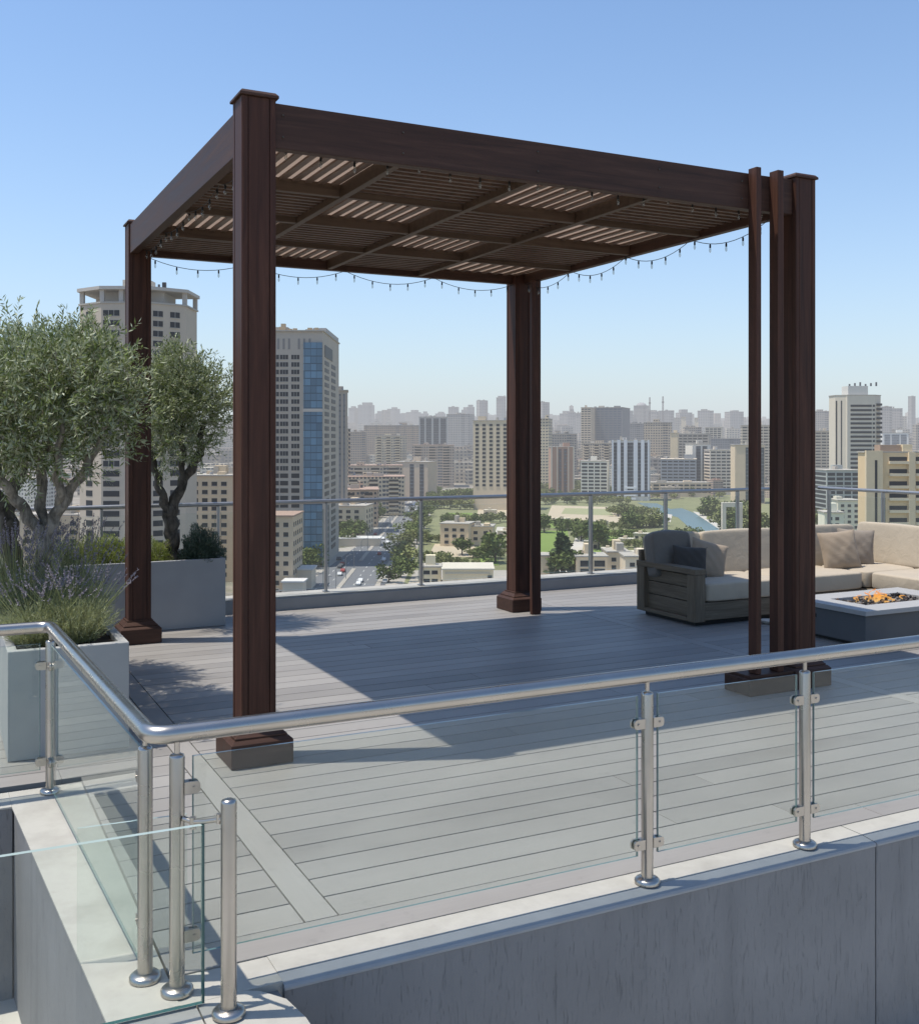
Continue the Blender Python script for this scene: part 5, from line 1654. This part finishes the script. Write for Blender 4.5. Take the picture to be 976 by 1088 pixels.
for (pa, pb), (va, vb), lab, grp, cnt, sc in zones:
    made = 0; tries = 0
    while made < cnt and tries < 3000:
        tries += 1
        v = math.sqrt(rg.uniform(va ** 2, vb ** 2)); px = rg.uniform(pa, pb); u = lat(px, v)
        if not clear(u, v): continue
        if any(abs(u - a) < 19 * sc + 2 and abs(v - b) < 22 * sc + 2 for a, b in used): continue
        used.append((u, v))
        me, w, h = rg.choice(proto[:6] if v < 1600 else proto)
        r_ = bpy.data.objects.new('city_block', me); COL.objects.link(r_); x, y = city(u, v)
        r_.location = (x, y, tz(u, v)); r_.rotation_euler = (0, 0, CROT + rg.choice([-.5, -.38, -.25, -.12, 0, .2])); r_.scale = (sc, sc, sc * rg.uniform(.8, 1.15))
        tag(r_, lab, 'building', grp); made += 1
# the countless rest: one mass
m = MB(); rg2 = random.Random(5)
for k in range(9500):
    v = rg2.uniform(1280 ** 1.5, 5200 ** 1.5) ** (1 / 1.5); u = rg2.uniform(-.75, .75) * v
    w, d, h = rg2.uniform(12, 34), rg2.uniform(12, 26), rg2.choice([9, 12, 14, 16, 18, 22, 26, 34])
    if rg2.random() < .03: h += rg2.uniform(15, 40)
    z = tz(u, v); m.box(u - w / 2, u + w / 2, v - d / 2, v + d / 2, z - 8, z + h)
    if rg2.random() < .5: a = rg2.uniform(2, 4); m.box(u - a, u + a, v - a, v + a, z + h + .01, z + h + 3)
for k in range(900):      # districts to the left and right of the nearer view
    v = rg2.uniform(250, 1500); u = rg2.choice([-1, 1]) * rg2.uniform(.48, 1.1) * (v + 120)
    w, d, h = rg2.uniform(12, 30), rg2.uniform(12, 26), rg2.choice([9, 12, 14, 18, 22])
    z = tz(u, v); m.box(u - w / 2, u + w / 2, v - d / 2, v + d / 2, z - 8, z + h)
o = m.build('distant_city', FM_FAR, None, (0, 0, 0), CROT); tag(o, kind='stuff')
o['label'] = 'countless small hazy buildings covering the hills to the horizon'; o['category'] = 'city'

# ---- trees of the city
def tree_leaf(name, c):
    m, nt, out = new_mat(name); g = G(nt)
    gm = g.n('ShaderNodeNewGeometry'); oi = g.n('ShaderNodeObjectInfo')
    k = g.math('ADD', g.math('MULTIPLY', gm.outputs['Random Per Island'], .65), g.math('MULTIPLY', oi.outputs['Random'], .35))
    col = g.mix(k, tuple(x * .55 for x in c), tuple(x * 1.9 for x in c))
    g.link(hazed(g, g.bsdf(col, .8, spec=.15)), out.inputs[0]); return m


TL = [tree_leaf('city_tree_leaf', (.092, .115, .036)), tree_leaf('dark_conifer_leaf', (.048, .066, .030)), tree_leaf('pale_tree_leaf', (.15, .16, .062))]
TBARK = cmat((.10, .08, .06))


def tree_protos():
    P = []
    for k in range(5):
        rng = np.random.default_rng(300 + k); n = 520
        if k == 3:      # conifer
            z = rng.uniform(0, 1, n) ** 1.3; a = rng.uniform(0, 2 * PI, n); r = (1 - z) * .30 * rng.uniform(.5, 1.1, n) + .02
            C = np.stack([r * np.cos(a), r * np.sin(a), .10 + z * .9], 1)
        else:
            lob = rng.normal(size=(7, 3)) * np.array([.24, .24, .14]) + np.array([0, 0, .62])
            d = unit(rng.normal(size=(n, 3))); C = lob[rng.integers(0, 7, n)] + d * (rng.uniform(.3, 1, n) ** .4 * .24)[:, None]
        D = unit(rng.normal(size=(n, 3))); m = leaf_mesh('t', C, D, rng.uniform(.09, .17, n), rng.uniform(.08, .14, n), None, rng)
        cr = m.mesh('crown', [TL[1] if k == 3 else (TL[2] if k == 4 else TL[0])])
        t = MB().tube([(0, 0, 0), (.01, 0, .25), (.0, .01, .55)], [.035, .025, .012], 7)
        for q in range(3): t.tube([(0, 0, .3), (.12 * math.cos(q * 2.1), .12 * math.sin(q * 2.1), .55)], [.016, .006], 5)
        P.append((cr, t.mesh('trunk', TBARK)))
    return P


TP = tree_protos()


def tree(u, v, size, k, label, group, z=None, wide=1.0):
    x, y = city(u, v)
    r_ = empty('city_tree' if k != 3 else 'conifer', (x, y, tz(u, v) if z is None else z), rg.uniform(0, 6.28)); tag(r_, label, 'tree', group)
    r_.scale = (size * wide, size * wide, size)
    part('crown', TP[k][0], r_); part('trunk', TP[k][1], r_)


def tpx(px, py, size, k, label, group, wide=1.2):
    u, v = gnd(px, py); tree(u, v, size, k, label, group, None, wide)


G1, G2 = 'trees along the right kerb of the avenue', 'trees scattered in the park'
for v in range(420, 1150, 17):
    tree(-26 + rg.uniform(-3, 3), v + rg.uniform(-5, 5), rg.uniform(6, 9.5), rg.choice([0, 4, 1, 2, 4]), 'leafy street tree lining the park side of the avenue', G1, None, 1.25)
for v in range(560, 1250, 26):
    tree(-62 + rg.uniform(-4, 3), v + rg.uniform(-6, 6), rg.uniform(8, 12), rg.choice([0, 1, 2]), 'street tree on the built up side of the avenue', 'trees on the left side of the avenue', None, 1.2)
tpx(597, 612, 17, 3, 'tall dark conifer right of the back right pergola post', None, 1.3)
tpx(603, 613, 12, 0, 'rounded dark tree leaning on the tall conifer', None, 1.3)
tpx(636, 584, 15, 0, 'dark tree before the cream houses near the railing post', None, 1.2)
tpx(617, 575, 13, 1, 'dark tree between big lawn and pale path', None, 1.0)
tpx(491, 590, 9, 0, 'single tree standing inside the sandy court', None, 1.3)
tpx(905, 562, 13, 4, 'small bright green tree in front of the white villas at right', None, 1.8)
tpx(578, 566, 12, 0, 'dark tree touching the back right pergola post', None, 1.3)
tpx(526, 598, 15, 1, 'dark tree beside the left face of the back right post', None, 1.1)
lim = 0
rows = [  # hedge like rows: px0, px1, py, n, size
    (450, 525, 577, 12, 5), (455, 520, 601, 9, 5), (470, 532, 556, 12, 8), (500, 534, 592, 7, 6), (448, 470, 600, 5, 8),
    (570, 668, 535, 16, 9), (572, 612, 563, 8, 5), (590, 665, 563, 8, 8), (615, 690, 573, 9, 6), (640, 692, 583, 7, 6),
    (660, 700, 560, 9, 10), (650, 690, 548, 7, 9), (706, 740, 580, 7, 9), (745, 800, 548, 9, 13), (770, 812, 566, 6, 14), (700, 800, 524, 18, 14),
    (560, 790, 523, 26, 11), (560, 700, 528, 14, 9), (600, 700, 520, 9, 13), (690, 790, 529, 5, 9), (455, 502, 540, 9, 10), (470, 560, 532, 14, 12), (866, 890, 560, 4, 9)]
for a, b, py, n, s in rows:
    if a > 648 and py > 540: n = int(n * 1.6)
    if py < 531: n = int(n * 1.35)
    for k in range(n):
        px = a + (b - a) * (k + .5) / n + rg.uniform(-2, 2)
        tpx(px, py + rg.uniform(-1.5, 1.5), s * rg.uniform(.55, 1.0), rg.choice([0, 4, 4, 2, 4]), 'green tree or large bush in the park beyond the railing', G2, 1.35)
for k in range(30):
    px, py = rg.uniform(300, 372), rg.uniform(560, 634)
    u, v = gnd(px, py)
    if u > -63: continue
    tree(u, v, rg.uniform(6, 10), rg.choice([0, 1, 2]), 'tree among sheds and parked cars left of the avenue', 'trees among the sheds', None, 1.2)

# ---- cars and lamp posts on the avenue
CARG = city_mat('car_glass', (.03, .035, .04), .2, .1, .2, .5)
CARC = {'white': city_mat('white_car_paint', (.62, .62, .61), .35, .05, .2, .5), 'silver': city_mat('silver_car_paint', (.34, .35, .36), .35, .05, .2, .5), 'dark': city_mat('dark_car_paint', (.05, .05, .058), .35, .05, .2, .5), 'red': city_mat('red_car_paint', (.28, .035, .03), .35, .05, .2, .5)}
TYRE = cmat((.02, .02, .02))
CP = {}
for c, mt in CARC.items():
    m = MB()
    sec = [(-2.15, .35), (-2.2, .75), (-2.0, .98), (-1.2, 1.02), (-.62, 1.48), (.75, 1.50), (1.45, 1.05), (2.1, .88), (2.2, .5), (2.15, .35)]
    for s0, s1 in ((-.86, .86),):
        vs = [(s0, p[0], p[1]) for p in sec] + [(s1, p[0], p[1]) for p in sec]; n = len(sec)
        m.add(vs, [tuple(range(n)), tuple(range(2 * n - 1, n - 1, -1))] + [(i, n + i, n + (i + 1) % n, (i + 1) % n) for i in range(n)])
    m.box(-.88, .88, -.7, .95, 1.04, 1.40, 1)
    for sx in (-.87, .87):
        for sy in (-1.35, 1.35): m.tube([(sx - .09, sy, .33), (sx + .09, sy, .33)], .33, 10, 2)
    CP[c] = m.mesh('body', [mt, CARG, TYRE])


def car(u, v, c, where, rot=0):
    o = bpy.data.objects.new('car', CP[c]); COL.objects.link(o); x, y = city(u, v); o.location = (x, y, GROUND + .13); o.rotation_euler = (0, 0, CROT + rot)
    tag(o, 'small %s car %s' % (c, where), 'car', 'cars ' + where)


for k in range(46):
    ln = rg.choice([-57, -53, -50, -43.4, -39.4, -35.4]); v = rg.uniform(370, 1000)
    if ln < -52 and v > 520: continue
    car(ln, v, rg.choice(['white', 'white', 'silver', 'dark', 'red']), 'driving on the avenue', 0 if ln > -46 else PI)
for k in range(26):
    car(-66 - 5 * (k % 3) - rg.uniform(0, 2), 380 + (k // 3) * 9.5 + rg.uniform(-1, 1), rg.choice(['white', 'white', 'silver', 'dark']), 'parked by the sheds left of the avenue', PI / 2)
for k in range(14):
    car(-29.5, 380 + k * 13 + rg.uniform(-3, 3), rg.choice(['white', 'white', 'silver', 'dark']), 'parked along the park side kerb', 0)
for k in range(3): car(-11 + k * 4, 404 + k, ['white', 'white', 'silver'][k], 'parked beside the cream kiosk', 0)
_l = MB().tube([(0, 0, 0), (0, 0, 8.2), (.5, 0, 9.4), (2.0, 0, 9.8)], [.13, .09, .07, .06], 6); _l.box(1.7, 2.7, -.16, .16, 9.68, 9.86)
LAMP = _l.mesh('pole', cmat((.22, .22, .22)))
for v in range(360, 900, 34):
    o = bpy.data.objects.new('street_lamp', LAMP); COL.objects.link(o); o.location = (*city(-46.3, v), GROUND + .3); o.rotation_euler = (0, 0, CROT)
    tag(o, 'thin grey street lamp on the median of the avenue', 'street lamp', 'street lamps along the median')
